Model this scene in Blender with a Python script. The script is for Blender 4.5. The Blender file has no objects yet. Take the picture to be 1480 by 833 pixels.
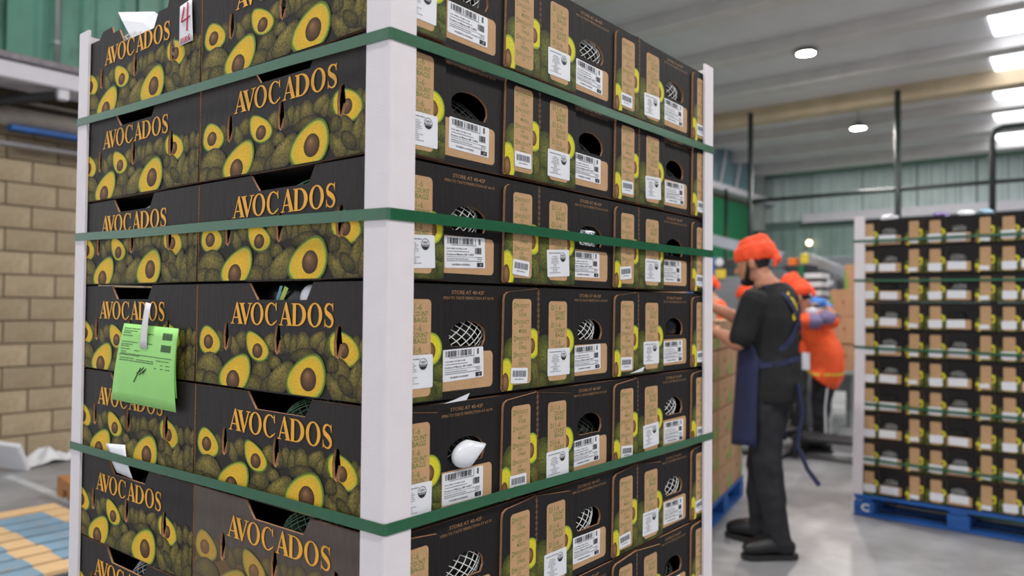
import bpy, bmesh, math, random
from mathutils import Vector, Matrix, noise
from mathutils.geometry import tessellate_polygon
random.seed(11)
SC = bpy.context.scene
COL = SC.collection
PI = math.pi

# ------------------------------------------------------------------ camera
CAM_POS = Vector((-.7207, -.8005, 1.361))
YAW, PITCH, ROLL = .677, .0224, .0087
_f = Vector((math.cos(YAW)*math.cos(PITCH), math.sin(YAW)*math.cos(PITCH), math.sin(PITCH)))
_r = Vector((math.sin(YAW), -math.cos(YAW), 0))
_u = _r.cross(_f)
_r2 = _r*math.cos(ROLL) + _u*math.sin(ROLL)
_u2 = -_r*math.sin(ROLL) + _u*math.cos(ROLL)
cd = bpy.data.cameras.new('camera')
cam = bpy.data.objects.new('camera', cd)
COL.objects.link(cam)
m = Matrix((_r2, _u2, -_f)).transposed().to_4x4()
m.translation = CAM_POS
cam.matrix_world = m
cd.sensor_width = 36
cd.lens = 36*1109/1480
cd.clip_start = .05
cd.dof.use_dof = True
cd.dof.focus_distance = 1.33
cd.dof.aperture_fstop = 3.0
SC.camera = cam

# ------------------------------------------------------------------ daylight through the open dock side, exposure
w = bpy.data.worlds.new('overcast_sky')
SC.world = w
w.use_nodes = True
bg = w.node_tree.nodes['Background']
bg.inputs[0].default_value = (.93, .96, 1, 1)
bg.inputs[1].default_value = .85
SC.view_settings.view_transform = 'Standard'
SC.view_settings.look = 'None'
SC.view_settings.gamma = 1
SC.view_settings.use_curve_mapping = False
SC.view_settings.exposure = .3

LAMPS = [(11.38, 3.09, 5.32, 1), (15.07, 3.28, 4.86, 1), (5.2, 2.1, 5.6, 1), (-.8, 1.6, 6.0, 1), (5.2, -3.2, 5.6, 1), (-.8, -3.2, 6.0, 1), (10.4, -3.2, 5.1, 1)]  # first two in view; the others added to light the hall
LAMP_POWER = 130

# ------------------------------------------------------------------ helpers
def lin(c):
    return tuple(((x/255)/12.92 if x/255 <= .04045 else ((x/255+.055)/1.055)**2.4) for x in c)

MATS = {}
def mat(name, rgb=(128, 128, 128), rough=.6, metal=0, var=.12, scale=12, bump=0, bscale=60, stretch=(1, 1, 1), emit=None, estr=1,
        attr=False, dirt=None, trans=0, spec=.5, rnd=0, bdist=.01):
    """procedural material: base colour broken up by noise, optional relief, dirt blotches, per-object variation"""
    if name in MATS: return MATS[name]
    mt = bpy.data.materials.new(name); MATS[name] = mt
    mt.use_nodes = True
    nt = mt.node_tree; N = nt.nodes; L = nt.links
    b = N['Principled BSDF']
    b.inputs['Roughness'].default_value = rough
    b.inputs['Metallic'].default_value = metal
    b.inputs['Specular IOR Level'].default_value = spec
    tc = N.new('ShaderNodeTexCoord'); mp = N.new('ShaderNodeMapping'); mp.inputs['Scale'].default_value = stretch
    L.new(tc.outputs['Object'], mp.inputs['Vector'])
    nz = N.new('ShaderNodeTexNoise'); nz.inputs['Scale'].default_value = scale; nz.inputs['Detail'].default_value = 5
    L.new(mp.outputs[0], nz.inputs['Vector'])
    mr = N.new('ShaderNodeMapRange'); mr.inputs[1].default_value = .25; mr.inputs[2].default_value = .75
    mr.inputs[3].default_value = 1-var; mr.inputs[4].default_value = 1+var
    L.new(nz.outputs['Fac'], mr.inputs[0])
    if attr:
        at = N.new('ShaderNodeAttribute'); at.attribute_name = 'Col'; src = at.outputs['Color']
    else:
        rg = N.new('ShaderNodeRGB'); rg.outputs[0].default_value = (*lin(rgb), 1); src = rg.outputs[0]
    mul = N.new('ShaderNodeVectorMath'); mul.operation = 'SCALE'
    L.new(src, mul.inputs[0]); L.new(mr.outputs[0], mul.inputs['Scale'])
    out = mul.outputs[0]
    if rnd:
        oi = N.new('ShaderNodeObjectInfo'); m2 = N.new('ShaderNodeMapRange')
        m2.inputs[3].default_value = 1-rnd; m2.inputs[4].default_value = 1+rnd
        L.new(oi.outputs['Random'], m2.inputs[0])
        mu = N.new('ShaderNodeVectorMath'); mu.operation = 'SCALE'
        L.new(out, mu.inputs[0]); L.new(m2.outputs[0], mu.inputs['Scale']); out = mu.outputs[0]
    if dirt:
        drgb, dscale, lo, hi = dirt
        n2 = N.new('ShaderNodeTexNoise'); n2.inputs['Scale'].default_value = dscale; n2.inputs['Detail'].default_value = 6
        n2.inputs['Roughness'].default_value = .65
        L.new(mp.outputs[0], n2.inputs['Vector'])
        r2 = N.new('ShaderNodeMapRange'); r2.inputs[1].default_value = lo; r2.inputs[2].default_value = hi
        L.new(n2.outputs['Fac'], r2.inputs[0])
        mx = N.new('ShaderNodeMix'); mx.data_type = 'RGBA'
        L.new(r2.outputs[0], mx.inputs[0]); L.new(out, mx.inputs[6]); mx.inputs[7].default_value = (*lin(drgb), 1)
        out = mx.outputs[2]
    L.new(out, b.inputs['Base Color'])
    if bump:
        n3 = N.new('ShaderNodeTexNoise'); n3.inputs['Scale'].default_value = bscale; n3.inputs['Detail'].default_value = 4
        L.new(mp.outputs[0], n3.inputs['Vector'])
        bp = N.new('ShaderNodeBump'); bp.inputs['Strength'].default_value = bump; bp.inputs['Distance'].default_value = bdist
        L.new(n3.outputs['Fac'], bp.inputs['Height']); L.new(bp.outputs[0], b.inputs['Normal'])
    if emit:
        b.inputs['Emission Color'].default_value = (*lin(emit), 1); b.inputs['Emission Strength'].default_value = estr
    if trans:
        b.inputs['Transmission Weight'].default_value = trans
    return mt

class MB:
    """collects polygons and builds ONE mesh"""
    def __init__(s): s.v = []; s.f = []; s.m = []; s.c = []
    def add(s, vs, fs, mi=0, cols=None):
        o = len(s.v)
        s.v += [tuple(v) for v in vs]
        s.c += cols if cols else [(1, 1, 1)]*len(vs)
        for f in fs: s.f.append(tuple(i+o for i in f)); s.m.append(mi)
        return s
    def box(s, x0, y0, z0, x1, y1, z1, mi=0, M=None):
        vs = [Vector((x, y, z)) for z in (z0, z1) for y in (y0, y1) for x in (x0, x1)]
        if M: vs = [M @ v for v in vs]
        return s.add(vs, [(0, 2, 3, 1), (4, 5, 7, 6), (0, 1, 5, 4), (2, 6, 7, 3), (0, 4, 6, 2), (1, 3, 7, 5)], mi)
    def tube(s, pts, r, n=8, mi=0, closed=False):
        pts = [Vector(p) for p in pts]
        rs = r if isinstance(r, (list, tuple)) else [r]*len(pts)
        t0 = (pts[1]-pts[0]).normalized()
        nrm = t0.orthogonal().normalized()
        vs = []
        for i, p in enumerate(pts):
            t = (pts[min(i+1, len(pts)-1)]-pts[max(i-1, 0)]).normalized()
            nrm = (nrm - t*nrm.dot(t)).normalized(); bn = t.cross(nrm)
            vs += [p + (nrm*math.cos(2*PI*k/n)+bn*math.sin(2*PI*k/n))*rs[i] for k in range(n)]
        fs = []
        for i in range(len(pts)-1):
            for k in range(n):
                fs.append((i*n+k, i*n+(k+1) % n, (i+1)*n+(k+1) % n, (i+1)*n+k))
        fs += [tuple(range(n-1, -1, -1)), tuple((len(pts)-1)*n+k for k in range(n))]
        return s.add(vs, fs, mi)
    def rings(s, rings, mi=0, cap=True, col=None):
        """rings: lists of equal length of points"""
        n = len(rings[0]); vs = [p for r in rings for p in r]; fs = []
        for i in range(len(rings)-1):
            for k in range(n):
                fs.append((i*n+k, i*n+(k+1) % n, (i+1)*n+(k+1) % n, (i+1)*n+k))
        if cap:
            fs += [tuple(range(n-1, -1, -1)), tuple((len(rings)-1)*n+k for k in range(n))]
        return s.add(vs, fs, mi)
    def lathe(s, prof, n=16, mi=0, M=None):
        rr = [[Vector((r*math.cos(2*PI*k/n), r*math.sin(2*PI*k/n), z)) for k in range(n)] for r, z in prof]
        if M: rr = [[M @ p for p in r] for r in rr]
        return s.rings(rr, mi)
    def ell(s, c, r, n=14, k=9, mi=0, M=None):
        prof = [(max(1e-4, math.sin(PI*i/k)), -math.cos(PI*i/k)) for i in range(k+1)]
        T = Matrix.Translation(c) @ (M or Matrix()) @ Matrix.Diagonal((*r, 1))
        return s.lathe(prof, n, mi, T)
    def plate(s, outer, holes, to3d, t, mi=(0, 1, 2)):
        loops = [outer]+list(holes)
        pts = [p for l in loops for p in l]
        tris = tessellate_polygon([[Vector((a, b, 0)) for a, b in l] for l in loops])
        n = len(pts)
        fs = []; o = len(s.v)
        s.v += [tuple(to3d(a, b, 0)) for a, b in pts]+[tuple(to3d(a, b, t)) for a, b in pts]
        s.c += [(1, 1, 1)]*(2*n)
        nrm = Vector(to3d(0, 0, 0))-Vector(to3d(0, 0, 1))     # outward
        for tr in tris:
            tr = list(tr)
            p = [Vector(to3d(*pts[i], 0)) for i in tr]
            g = (p[1]-p[0]).cross(p[2]-p[0])
            if g.length < 1e-12: continue
            if g.dot(nrm) < 0: tr.reverse()
            s.f.append(tuple(o+i for i in tr)); s.m.append(mi[0])
            s.f.append(tuple(o+n+i for i in reversed(tr))); s.m.append(mi[1])
        k = 0
        for li, l in enumerate(loops):
            ar = sum(l[i][0]*l[(i+1) % len(l)][1]-l[(i+1) % len(l)][0]*l[i][1] for i in range(len(l)))
            e = Vector(to3d(1, 0, 0))-Vector(to3d(0, 0, 0)); g = Vector(to3d(0, 1, 0))-Vector(to3d(0, 0, 0))
            hand = e.cross(g).dot(nrm)
            flip = (ar > 0) == (hand < 0)
            if li: flip = not flip
            if li and ar*hand > 0: pass
            for i in range(len(l)):
                a, b2 = k+i, k+(i+1) % len(l)
                q = (o+a, o+n+a, o+n+b2, o+b2)
                # orient by edge direction: outward normal of loop side
                s.f.append(q if flip else tuple(reversed(q))); s.m.append(mi[2])
            k += len(l)
        return s
    def flat(s, outer, to3d, mi=0, col=None, holes=(), d=0):
        """a printed patch: polygon facing outward"""
        loops = [outer]+list(holes); pts = [p for l in loops for p in l]
        tris = tessellate_polygon([[Vector((a, b, 0)) for a, b in l] for l in loops])
        nrm = Vector(to3d(0, 0, 0))-Vector(to3d(0, 0, 1))
        fs = []
        for tr in tris:
            tr = list(tr); p = [Vector(to3d(*pts[i], 0)) for i in tr]
            if (p[1]-p[0]).cross(p[2]-p[0]).dot(nrm) < 0: tr.reverse()
            fs.append(tuple(tr))
        return s.add([to3d(a, b, d) for a, b in pts], fs, mi, [col]*len(pts) if col else None)
    def mesh(s, name, mats, smooth=False, bevel=0, fix=False, seg=1):
        me = bpy.data.meshes.new(name)
        me.from_pydata(s.v, [], s.f)
        for mt in (mats if isinstance(mats, (list, tuple)) else [mats]): me.materials.append(mt)
        me.polygons.foreach_set('material_index', s.m)
        if any(c != (1, 1, 1) for c in s.c):
            at = me.color_attributes.new('Col', 'FLOAT_COLOR', 'POINT')
            at.data.foreach_set('color', [x for c in s.c for x in (*c[:3], 1)])
        if bevel or fix:
            bm = bmesh.new(); bm.from_mesh(me)
            bmesh.ops.recalc_face_normals(bm, faces=bm.faces)
            if bevel:
                bmesh.ops.bevel(bm, geom=[e for e in bm.edges if len(e.link_faces) == 2 and e.calc_face_angle(0) > .5], offset=bevel, segments=seg, affect='EDGES', profile=.5)
            bm.to_mesh(me); bm.free()
        if smooth: me.polygons.foreach_set('use_smooth', [True]*len(me.polygons))
        me.update()
        return me

def ob(name, me, parent=None, loc=(0, 0, 0), rot=(0, 0, 0), label=None, cat=None, group=None, kind=None, scale=None):
    o = bpy.data.objects.new(name, me)
    COL.objects.link(o)
    o.location = loc; o.rotation_euler = rot
    if scale: o.scale = scale
    if parent: o.parent = parent
    if label: o['label'] = label
    if cat: o['category'] = cat
    if group: o['group'] = group
    if kind: o['kind'] = kind
    return o
def root(name, label, cat, loc=(0, 0, 0), rz=0, group=None, kind=None, scale=None):
    return ob(name, None, None, loc, (0, 0, rz), label, cat, group, kind, scale)

def rrect(x0, y0, x1, y1, r, n=4):
    pts = []
    for cx, cy, a in ((x1-r, y1-r, 0), (x0+r, y1-r, 90), (x0+r, y0+r, 180), (x1-r, y0+r, 270)):
        for i in range(n+1):
            t = math.radians(a+90*i/n); pts.append((cx+r*math.cos(t), cy+r*math.sin(t)))
    return pts

_TXT = {}
def text2d(s, bold=0):
    """outline lettering as flat triangles: (points, faces, width, height)"""
    k = (s, bold)
    if k in _TXT: return _TXT[k]
    cu = bpy.data.curves.new('t', 'FONT'); cu.body = s; cu.resolution_u = 2; cu.offset = bold
    cu.align_x = 'LEFT'
    o = bpy.data.objects.new('t', cu); COL.objects.link(o)
    dg = bpy.context.evaluated_depsgraph_get()
    me = bpy.data.meshes.new_from_object(o.evaluated_get(dg))
    p = [(v.co.x, v.co.y) for v in me.vertices]; f = [tuple(q.vertices) for q in me.polygons]
    bpy.data.objects.remove(o); bpy.data.curves.remove(cu); bpy.data.meshes.remove(me)
    x0 = min(a for a, b in p); x1 = max(a for a, b in p); y0 = min(b for a, b in p); y1 = max(b for a, b in p)
    p = [((a-x0)/(x1-x0), (b-y0)/(y1-y0)) for a, b in p]
    _TXT[k] = (p, f, x1-x0, y1-y0)
    return _TXT[k]
def put_text(mb, s, x0, y0, w, h, to3d, mi=0, d=0, bold=0, col=None, slant=0):
    p, f, W, H = text2d(s, bold)
    if w is None: w = h*W/H
    pts = [to3d(x0+a*w+slant*b*h, y0+b*h, d) for a, b in p]
    nrm = Vector(to3d(0, 0, 0))-Vector(to3d(0, 0, 1))
    fs = []
    for q in f:
        g = (Vector(pts[q[1]])-Vector(pts[q[0]])).cross(Vector(pts[q[2]])-Vector(pts[q[0]]))
        fs.append(q if g.dot(nrm) > 0 else tuple(reversed(q)))
    mb.add(pts, fs, mi, [col]*len(pts) if col else None)
def bars(mb, x0, y0, x1, y1, to3d, mi, seed, dens=.5, step=.0012, d=0):
    rg = random.Random(seed); x = x0
    while x < x1-step:
        w_ = step*rg.choice((.5, .8, 1.3, 1.8))
        if rg.random() < dens+.35: mb.flat([(x, y0), (min(x+w_, x1), y0), (min(x+w_, x1), y1), (x, y1)], to3d, mi, d=d)
        x += w_+step*rg.choice((.45, .7, 1.1))
def greek(mb, x0, x1, y, h, to3d, mi, seed, d=0):
    rg = random.Random(seed); x = x0
    while x < x1:
        w_ = rg.uniform(.0012, .005)
        mb.flat([(x, y), (min(x+w_, x1), y), (min(x+w_, x1), y+h), (x, y+h)], to3d, mi, d=d)
        x += w_+.0008
def modmesh(me, mods):
    o = bpy.data.objects.new('t', me); COL.objects.link(o)
    for ty, kw in mods:
        md = o.modifiers.new(ty, ty)
        for k, v in kw.items(): setattr(md, k, v)
    dg = bpy.context.evaluated_depsgraph_get()
    r = bpy.data.meshes.new_from_object(o.evaluated_get(dg))
    bpy.data.objects.remove(o)
    return r
# ------------------------------------------------------------------ materials
kraft = mat('kraft_board', (184, 146, 106), .75, var=.1, scale=30, bump=.15, bscale=150)
kraft_e = mat('kraft_cut_edge', (168, 122, 88), .85, var=.3, scale=220)
charcoal = mat('charcoal_printed_board', (40, 35, 34), .58, spec=.28, var=.14, scale=140, stretch=(1, 1, .25), rnd=.10, bump=.12, bscale=90)
charcoal_shaded = mat('charcoal_printed_shaded_end', (26, 23, 23), .62, spec=.25, var=.14, scale=140, stretch=(1, 1, .25), rnd=.10, bump=.12, bscale=90)  # same charcoal board, colour darkened for the dimmer light on the ends
printed = mat('printed_avocado_ink', attr=True, rough=.6, spec=.3, var=.2, scale=330, bump=.05, bscale=90)
skin_print = mat('printed_avocado_skin_ink', attr=True, rough=.6, spec=.3, var=.7, scale=270, bump=.05, bscale=90)
gold = mat('golden_lettering_ink', (232, 166, 48), .55, var=.08, scale=80)
kink = mat('kraft_lettering_ink', (150, 112, 74), .6, var=.1, scale=80)
green_ink = mat('green_lettering_ink', (92, 116, 46), .6, var=.15, scale=100)
black_ink = mat('black_label_ink', (26, 26, 30), .6, var=.05)
grey_ink = mat('grey_label_ink', (112, 114, 122), .6, var=.1)
sticker = mat('white_label_paper', (222, 223, 228), .45, var=.03, scale=40)
postw = mat('white_paperboard_post', (221, 214, 218), .55, var=.03, scale=25, bump=.06, bscale=300)
strapm = mat('green_polyester_strap', (14, 86, 52), .28, spec=.8, var=.12, scale=60, stretch=(1, 1, 1), bump=.2, bscale=900, bdist=.001)
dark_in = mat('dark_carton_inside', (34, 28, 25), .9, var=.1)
avo = mat('dark_avocado_skin', (30, 34, 24), .5, var=.4, scale=60, bump=.8, bscale=160, bdist=.004)
net_w = mat('white_netting', (214, 216, 214), .5, var=.05)
net_g = mat('green_netting', (88, 128, 96), .5, var=.1)
net_k = mat('dark_netting', (48, 56, 52), .5, var=.1)
plast = mat('white_plastic_film', (226, 228, 234), .25, var=.03)
black_pl = mat('black_plastic_bag', (18, 19, 24), .25, var=.2)
lime = mat('lime_stripe_ink', (176, 200, 60), .4)
sky_ink = mat('light_blue_stripe_ink', (90, 160, 190), .4)
bluepaint = mat('blue_painted_wood', (24, 84, 158), .6, var=.2, scale=8, stretch=(1, 1, 4), dirt=((120, 105, 90), 14, .6, .8), bump=.2)
blueworn = mat('worn_blue_painted_plank', (122, 152, 174), .7, var=.15, scale=7, dirt=((150, 140, 126), 6, .5, .75), bump=.2, rnd=.12)
rawwood = mat('raw_pine_wood', (214, 178, 134), .7, var=.12, scale=9, stretch=(1, 6, 6), bump=.15, rnd=.08)
brownwood = mat('brown_wood', (176, 122, 74), .7, var=.2, scale=9, stretch=(1, 6, 6), bump=.2, rnd=.1)
ART=[(0,0.75,"148,543 158,537 169,518 178,489 185,453 188,414 186,376 179,345 166,324 151,315 135,320 122,338 113,368 110,405 113,446 119,484 128,515 138,536"),  # outlines laid out in image pixels, then mapped through the camera to panel fractions
(0,0.80,"294,546 304,538 314,521 321,496 326,466 326,435 320,407 309,385 294,372 276,370 259,378 246,395 240,421 240,450 247,480 257,508 269,529 282,542"),
(0,0.95,"228,495 236,492 246,477 257,454 267,423 274,389 277,356 275,327 268,306 258,294 245,295 233,308 223,332 217,364 214,400 214,435 216,465 221,485"),
(0,0.70,"198,540 206,535 214,520 221,496 226,468 229,437 227,407 221,383 212,366 200,359 188,363 177,378 171,401 169,431 171,462 175,492 182,517 190,533"),
(0,0.50,"340,536 350,531 359,514 368,488 375,455 378,421 376,388 369,360 357,341 342,333 327,337 314,353 306,379 303,412 306,448 312,482 320,510 330,529"),
(0,1.00,"463,542 473,532 481,510 486,480 488,444 485,407 478,374 465,349 449,335 431,334 416,345 405,368 400,399 403,434 412,469 424,501 438,525 451,540"),
(0,0.85,"544,552 552,546 559,528 565,502 569,471 569,437 566,406 559,381 548,364 536,358 524,364 515,382 509,408 509,440 513,473 519,505 527,530 536,547"),
(0,0.70,"497,534 505,530 513,515 522,491 529,461 533,428 533,396 529,369 520,350 509,341 497,344 486,358 478,382 475,413 475,447 478,480 483,508 489,526"),
(0,0.75,"580,541 589,536 598,517 605,489 611,454 614,417 612,382 606,352 595,332 582,323 569,328 558,345 550,374 548,409 550,448 556,484 563,514 571,534"),
(0,0.90,"618,568 629,564 641,546 653,517 662,481 667,441 667,403 661,369 648,345 632,333 615,336 599,352 589,381 584,419 585,461 590,502 597,536 607,559"),
(0,1.00,"727,572 732,558 734,535 731,508 725,477 715,449 703,427 688,414 673,413 660,423 651,442 648,467 651,495 661,522 675,545 690,563 706,574 718,577"),
(0,0.80,"736,523 741,515 745,499 747,476 747,449 743,422 737,398 728,380 717,371 706,372 697,382 691,399 690,422 693,448 700,474 709,496 719,513 728,523"),
(0,0.60,"750,536 757,531 764,515 771,489 775,458 778,425 776,393 771,366 762,348 751,341 740,345 731,361 725,386 724,418 725,452 730,485 736,512 743,530"),
(0,0.80,"871,553 879,548 886,531 893,505 899,473 901,438 899,406 894,378 884,359 872,352 860,356 850,372 844,398 842,431 844,467 849,500 856,528 863,546"),
(0,0.80,"902,531 909,526 917,509 924,483 929,451 931,417 930,385 924,358 915,339 903,331 891,335 882,351 875,377 873,410 875,445 880,478 887,506 894,524"),
(0,0.60,"843,551 849,547 854,534 859,514 863,490 865,464 864,439 860,418 853,404 844,398 836,402 828,414 824,434 822,459 824,486 827,511 832,532 837,546"),
(0,0.70,"-29,459 -17,453 -5,435 5,407 13,372 17,334 15,298 6,267 -8,246 -26,237 -44,241 -59,259 -69,287 -72,323 -69,362 -62,400 -52,431 -40,451"),
(0,0.70,"951,560 959,555 967,539 974,513 980,482 982,448 981,416 975,389 965,371 953,363 941,367 930,383 924,409 922,441 924,476 929,509 936,536 943,554"),
(0,0.80,"997,533 1005,526 1013,509 1019,484 1022,453 1022,422 1018,392 1010,369 999,355 985,351 972,358 962,375 957,400 957,431 962,462 970,491 979,514 988,529"),
(0,0.65,"1028,579 1035,574 1042,558 1048,533 1052,502 1055,469 1053,438 1048,412 1040,394 1030,386 1019,391 1011,406 1005,431 1003,463 1005,497 1009,529 1015,555 1022,573"),
(1,1.00,"59,580 71,581 85,574 100,559 116,538 131,512 144,482 155,449 161,416 161,384 156,353 146,327 130,306 111,292 91,286 70,289 52,301 37,322 26,351 20,385 18,422 20,460 24,496 30,528 39,553 48,571"),
(2,1.00,"79,490 90,487 99,475 107,457 110,434 111,410 107,387 101,367 92,354 81,348 70,351 61,362 54,381 50,404 49,428 53,452 60,472 69,485"),
(1,1.00,"766,568 779,578 794,579 811,573 828,559 845,539 861,513 874,483 883,450 888,416 889,382 885,351 876,323 864,302 849,288 832,282 815,286 798,299 782,320 768,349 758,384 750,421 746,459 746,494 749,525 756,550"),
(2,1.00,"815,487 824,484 831,473 836,456 839,435 840,412 837,390 832,371 825,359 816,354 808,357 801,367 795,384 792,406 792,429 795,451 800,470 807,482"),
(0,0.50,"629,424 648,422 667,413 683,397 695,377 701,355 697,333 682,313 659,298 630,290 601,289 576,297 561,313 556,335 561,360 574,384 591,404 610,418"),
(0,0.60,"422,400 436,397 450,387 462,370 471,348 475,324 472,301 462,280 444,266 423,258 401,259 383,269 372,286 368,309 372,335 381,359 393,380 407,394"),
(0,1.05,"90,323 113,318 136,298 157,267 172,227 179,183 174,141 157,104 128,76 93,61 56,63 26,80 6,112 0,155 6,202 22,248 43,286 66,312"),
(0,0.70,"54,149 69,136 80,112 88,79 90,41 87,3 75,-31 57,-55 32,-67 6,-66 -18,-51 -34,-26 -41,8 -36,45 -23,81 -4,112 17,136 37,148"),
(0,0.60,"77,137 95,142 114,136 134,121 152,97 165,67 170,33 165,-1 150,-32 129,-55 104,-67 80,-66 61,-49 48,-21 44,16 45,56 52,92 63,120"),
(0,0.70,"419,319 433,309 445,284 454,246 459,202 458,155 451,111 436,76 416,54 393,48 371,58 355,83 347,121 348,167 357,214 371,257 387,292 404,313"),
(0,0.95,"478,337 488,334 498,324 506,309 512,289 515,268 513,247 506,230 494,217 480,211 465,212 452,221 445,237 442,257 445,279 451,301 459,319 469,331"),
(0,0.65,"362,155 380,152 398,136 414,111 426,78 431,42 427,7 414,-24 392,-48 364,-61 336,-61 312,-47 297,-21 293,14 298,53 309,91 325,123 343,145"),
(0,0.50,"441,148 453,145 465,132 475,112 483,86 486,57 484,30 475,5 461,-12 443,-21 425,-20 410,-9 401,12 398,39 401,70 408,99 418,124 430,140"),
(0,0.85,"785,361 798,361 812,350 827,327 840,296 849,261 852,225 848,190 837,162 820,144 802,138 784,147 770,170 762,204 759,244 761,285 766,321 775,347"),
(0,0.60,"766,375 774,372 782,359 788,339 794,315 796,289 795,263 789,242 779,226 767,220 755,222 745,234 739,254 737,279 739,307 744,333 750,355 758,369"),
(0,1.10,"569,300 579,279 582,240 580,189 571,132 556,75 535,27 510,-6 483,-19 458,-11 439,17 431,60 436,112 451,166 475,217 502,260 529,290 552,304"),
(0,0.85,"739,228 750,229 765,215 784,187 804,150 821,106 833,62 838,19 835,-15 825,-38 811,-45 793,-35 775,-7 759,34 746,83 737,133 732,178 733,210"),
(0,0.70,"874,169 883,158 888,134 891,101 891,63 887,23 878,-12 865,-39 849,-53 833,-54 819,-41 810,-17 808,17 813,55 823,92 836,126 850,152 863,167"),
(0,0.90,"891,363 899,351 905,321 909,276 909,222 906,166 898,113 886,71 871,45 856,37 842,49 833,80 831,125 834,179 843,236 855,288 868,330 880,356"),
(0,0.80,"918,308 927,298 935,270 941,227 945,175 945,119 941,67 932,23 919,-6 905,-17 891,-8 880,19 874,62 874,116 879,173 887,226 897,270 908,298"),
(0,0.55,"796,224 804,227 816,220 829,205 843,184 855,157 862,129 865,101 862,76 854,59 842,51 829,55 816,70 805,95 797,126 792,159 790,188 791,211"),
(0,0.70,"959,389 970,381 980,355 990,314 997,264 1000,209 998,158 990,114 977,84 961,70 945,76 931,101 923,142 920,194 923,250 929,304 938,348 949,378"),
(0,0.65,"1017,419 1027,408 1034,381 1040,341 1042,293 1041,243 1035,196 1024,159 1009,135 993,128 978,139 967,166 962,206 964,255 971,305 982,352 994,389 1006,412"),
(0,0.55,"996,192 1006,180 1013,154 1017,118 1018,76 1014,33 1004,-4 990,-32 972,-47 953,-47 936,-32 925,-5 922,31 926,72 937,113 952,149 968,176 983,191"),
(0,0.60,"1042,328 1053,321 1062,295 1071,256 1078,207 1081,154 1079,104 1072,61 1060,31 1044,18 1029,23 1016,47 1008,87 1005,138 1008,193 1014,245 1023,289 1032,317"),
(1,1.00,"328,543 338,547 350,543 365,533 382,516 399,495 416,470 430,441 441,411 448,380 449,350 444,322 435,297 422,279 406,267 388,265 371,272 355,288 341,312 330,344 322,379 317,416 315,452 314,485 316,511 321,531"),
(2,1.00,"381,436 391,432 400,421 406,404 411,382 411,358 408,336 402,317 393,303 383,298 372,301 363,311 356,329 353,351 353,375 357,398 363,417 372,430"),
(1,1.00,"317,328 329,314 338,289 343,255 346,214 345,167 340,119 331,72 318,29 300,-8 278,-34 253,-50 226,-53 201,-45 179,-25 162,5 152,42 151,84 157,129 171,174 191,216 214,255 238,286 262,311 284,327 302,333"),
(2,1.00,"241,169 254,166 265,151 275,128 280,98 281,66 277,34 269,7 257,-12 243,-20 228,-18 215,-4 206,20 201,50 202,83 207,116 216,143 227,161"),
(1,1.00,"693,376 707,362 719,336 728,300 735,255 738,206 737,154 731,103 721,55 705,15 684,-16 658,-36 631,-43 603,-38 577,-19 557,10 543,49 537,94 540,143 550,193 567,241 588,285 611,323 634,352 656,371 676,380"),
(2,1.00,"652,257 664,254 675,241 684,220 690,193 692,163 691,131 686,102 678,78 667,62 654,54 641,56 630,68 621,89 615,116 613,148 615,180 621,209 630,234 640,250")]
# ------------------------------------------------------------------ setting; most positions here and below come from image pixels
concrete = mat('polished_concrete', (156, 156, 160), .38, var=.22, scale=2.2, dirt=((112, 111, 113), .9, .42, .68), bump=.05, bscale=30)
fl = MB(); fl.box(-9, -9, -.12, 24, 9, 0)
ob('floor', fl.mesh('floor', concrete), kind='structure', label='polished grey concrete warehouse floor with stains')
yl = mat('yellow_floor_paint', (206, 164, 74), .6, var=.2, scale=10); wl = mat('white_floor_paint', (188, 190, 194), .6, var=.2, scale=10)
f2 = MB(); f2.box(-6, 6.35, 0, 19, 6.43, .003); ob('trim_1', f2.mesh('yellow_line', yl), kind='structure', label='yellow painted floor line along the block wall')
f3 = MB(); f3.box(1.47, 3.4, 0, 1.54, 6.0, .003); ob('trim_2', f3.mesh('white_line', wl), kind='structure', label='white painted floor line left of the near pallet')
f4 = MB(); f4.box(10.3, -8, 0, 10.4, 6.3, .003); ob('trim_3', f4.mesh('white_line_b', wl), kind='structure', label='white painted floor line beyond the workers')

# left wall: concrete blocks below, ledge beam, green sheeting above
mortar = mat('grey_mortar', (138, 124, 102), .9, var=.15, scale=30, bump=.3)
blockm = mat('tan_concrete_block', (166, 150, 124), .9, var=.12, scale=9, bump=.5, bscale=120, rnd=.13, dirt=((120, 100, 76), 3, .5, .8))
greensheet = mat('green_fibreglass_sheet', (86, 142, 124), .4, var=.2, scale=2.5, stretch=(1, 1, .5), dirt=((48, 92, 78), 1.6, .5, .7))
greenpaint = mat('green_painted_panel', (24, 112, 72), .55, var=.12, scale=3)
greydark = mat('dark_grey_steel', (70, 72, 76), .5, .3, var=.15)
whitebeam = mat('white_painted_steel', (205, 203, 212), .5, var=.06, scale=5)
wb = MB(); wb.box(-.6, 6.66, 0, 19.3, 6.9, 6.9)
wl_o = ob('wall_left', wb.mesh('wall_left', mortar), kind='structure', label='left wall of tan concrete blocks below green sheeting')
bl = MB(); bl.box(-.194, -.03, -.0935, .194, .02, .0935)
blk = bl.mesh('block', blockm, bevel=.006)
rest = MB()
for r in range(15):
    for c in range(-2, 31):
        x = .45+c*.4+(.2 if r % 2 else 0); dy = random.uniform(-.002, .002)
        if 0 <= c < 20: ob('concrete_block', blk, wl_o, (x, 6.66+dy, .1+r*.198))
        else: rest.box(x-.194, 6.63+dy, .1+r*.198-.0935, x+.194, 6.68, .1+r*.198+.0935)
ob('more_concrete_blocks', rest.mesh('more_blocks', blockm), wl_o, kind='stuff')
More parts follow.
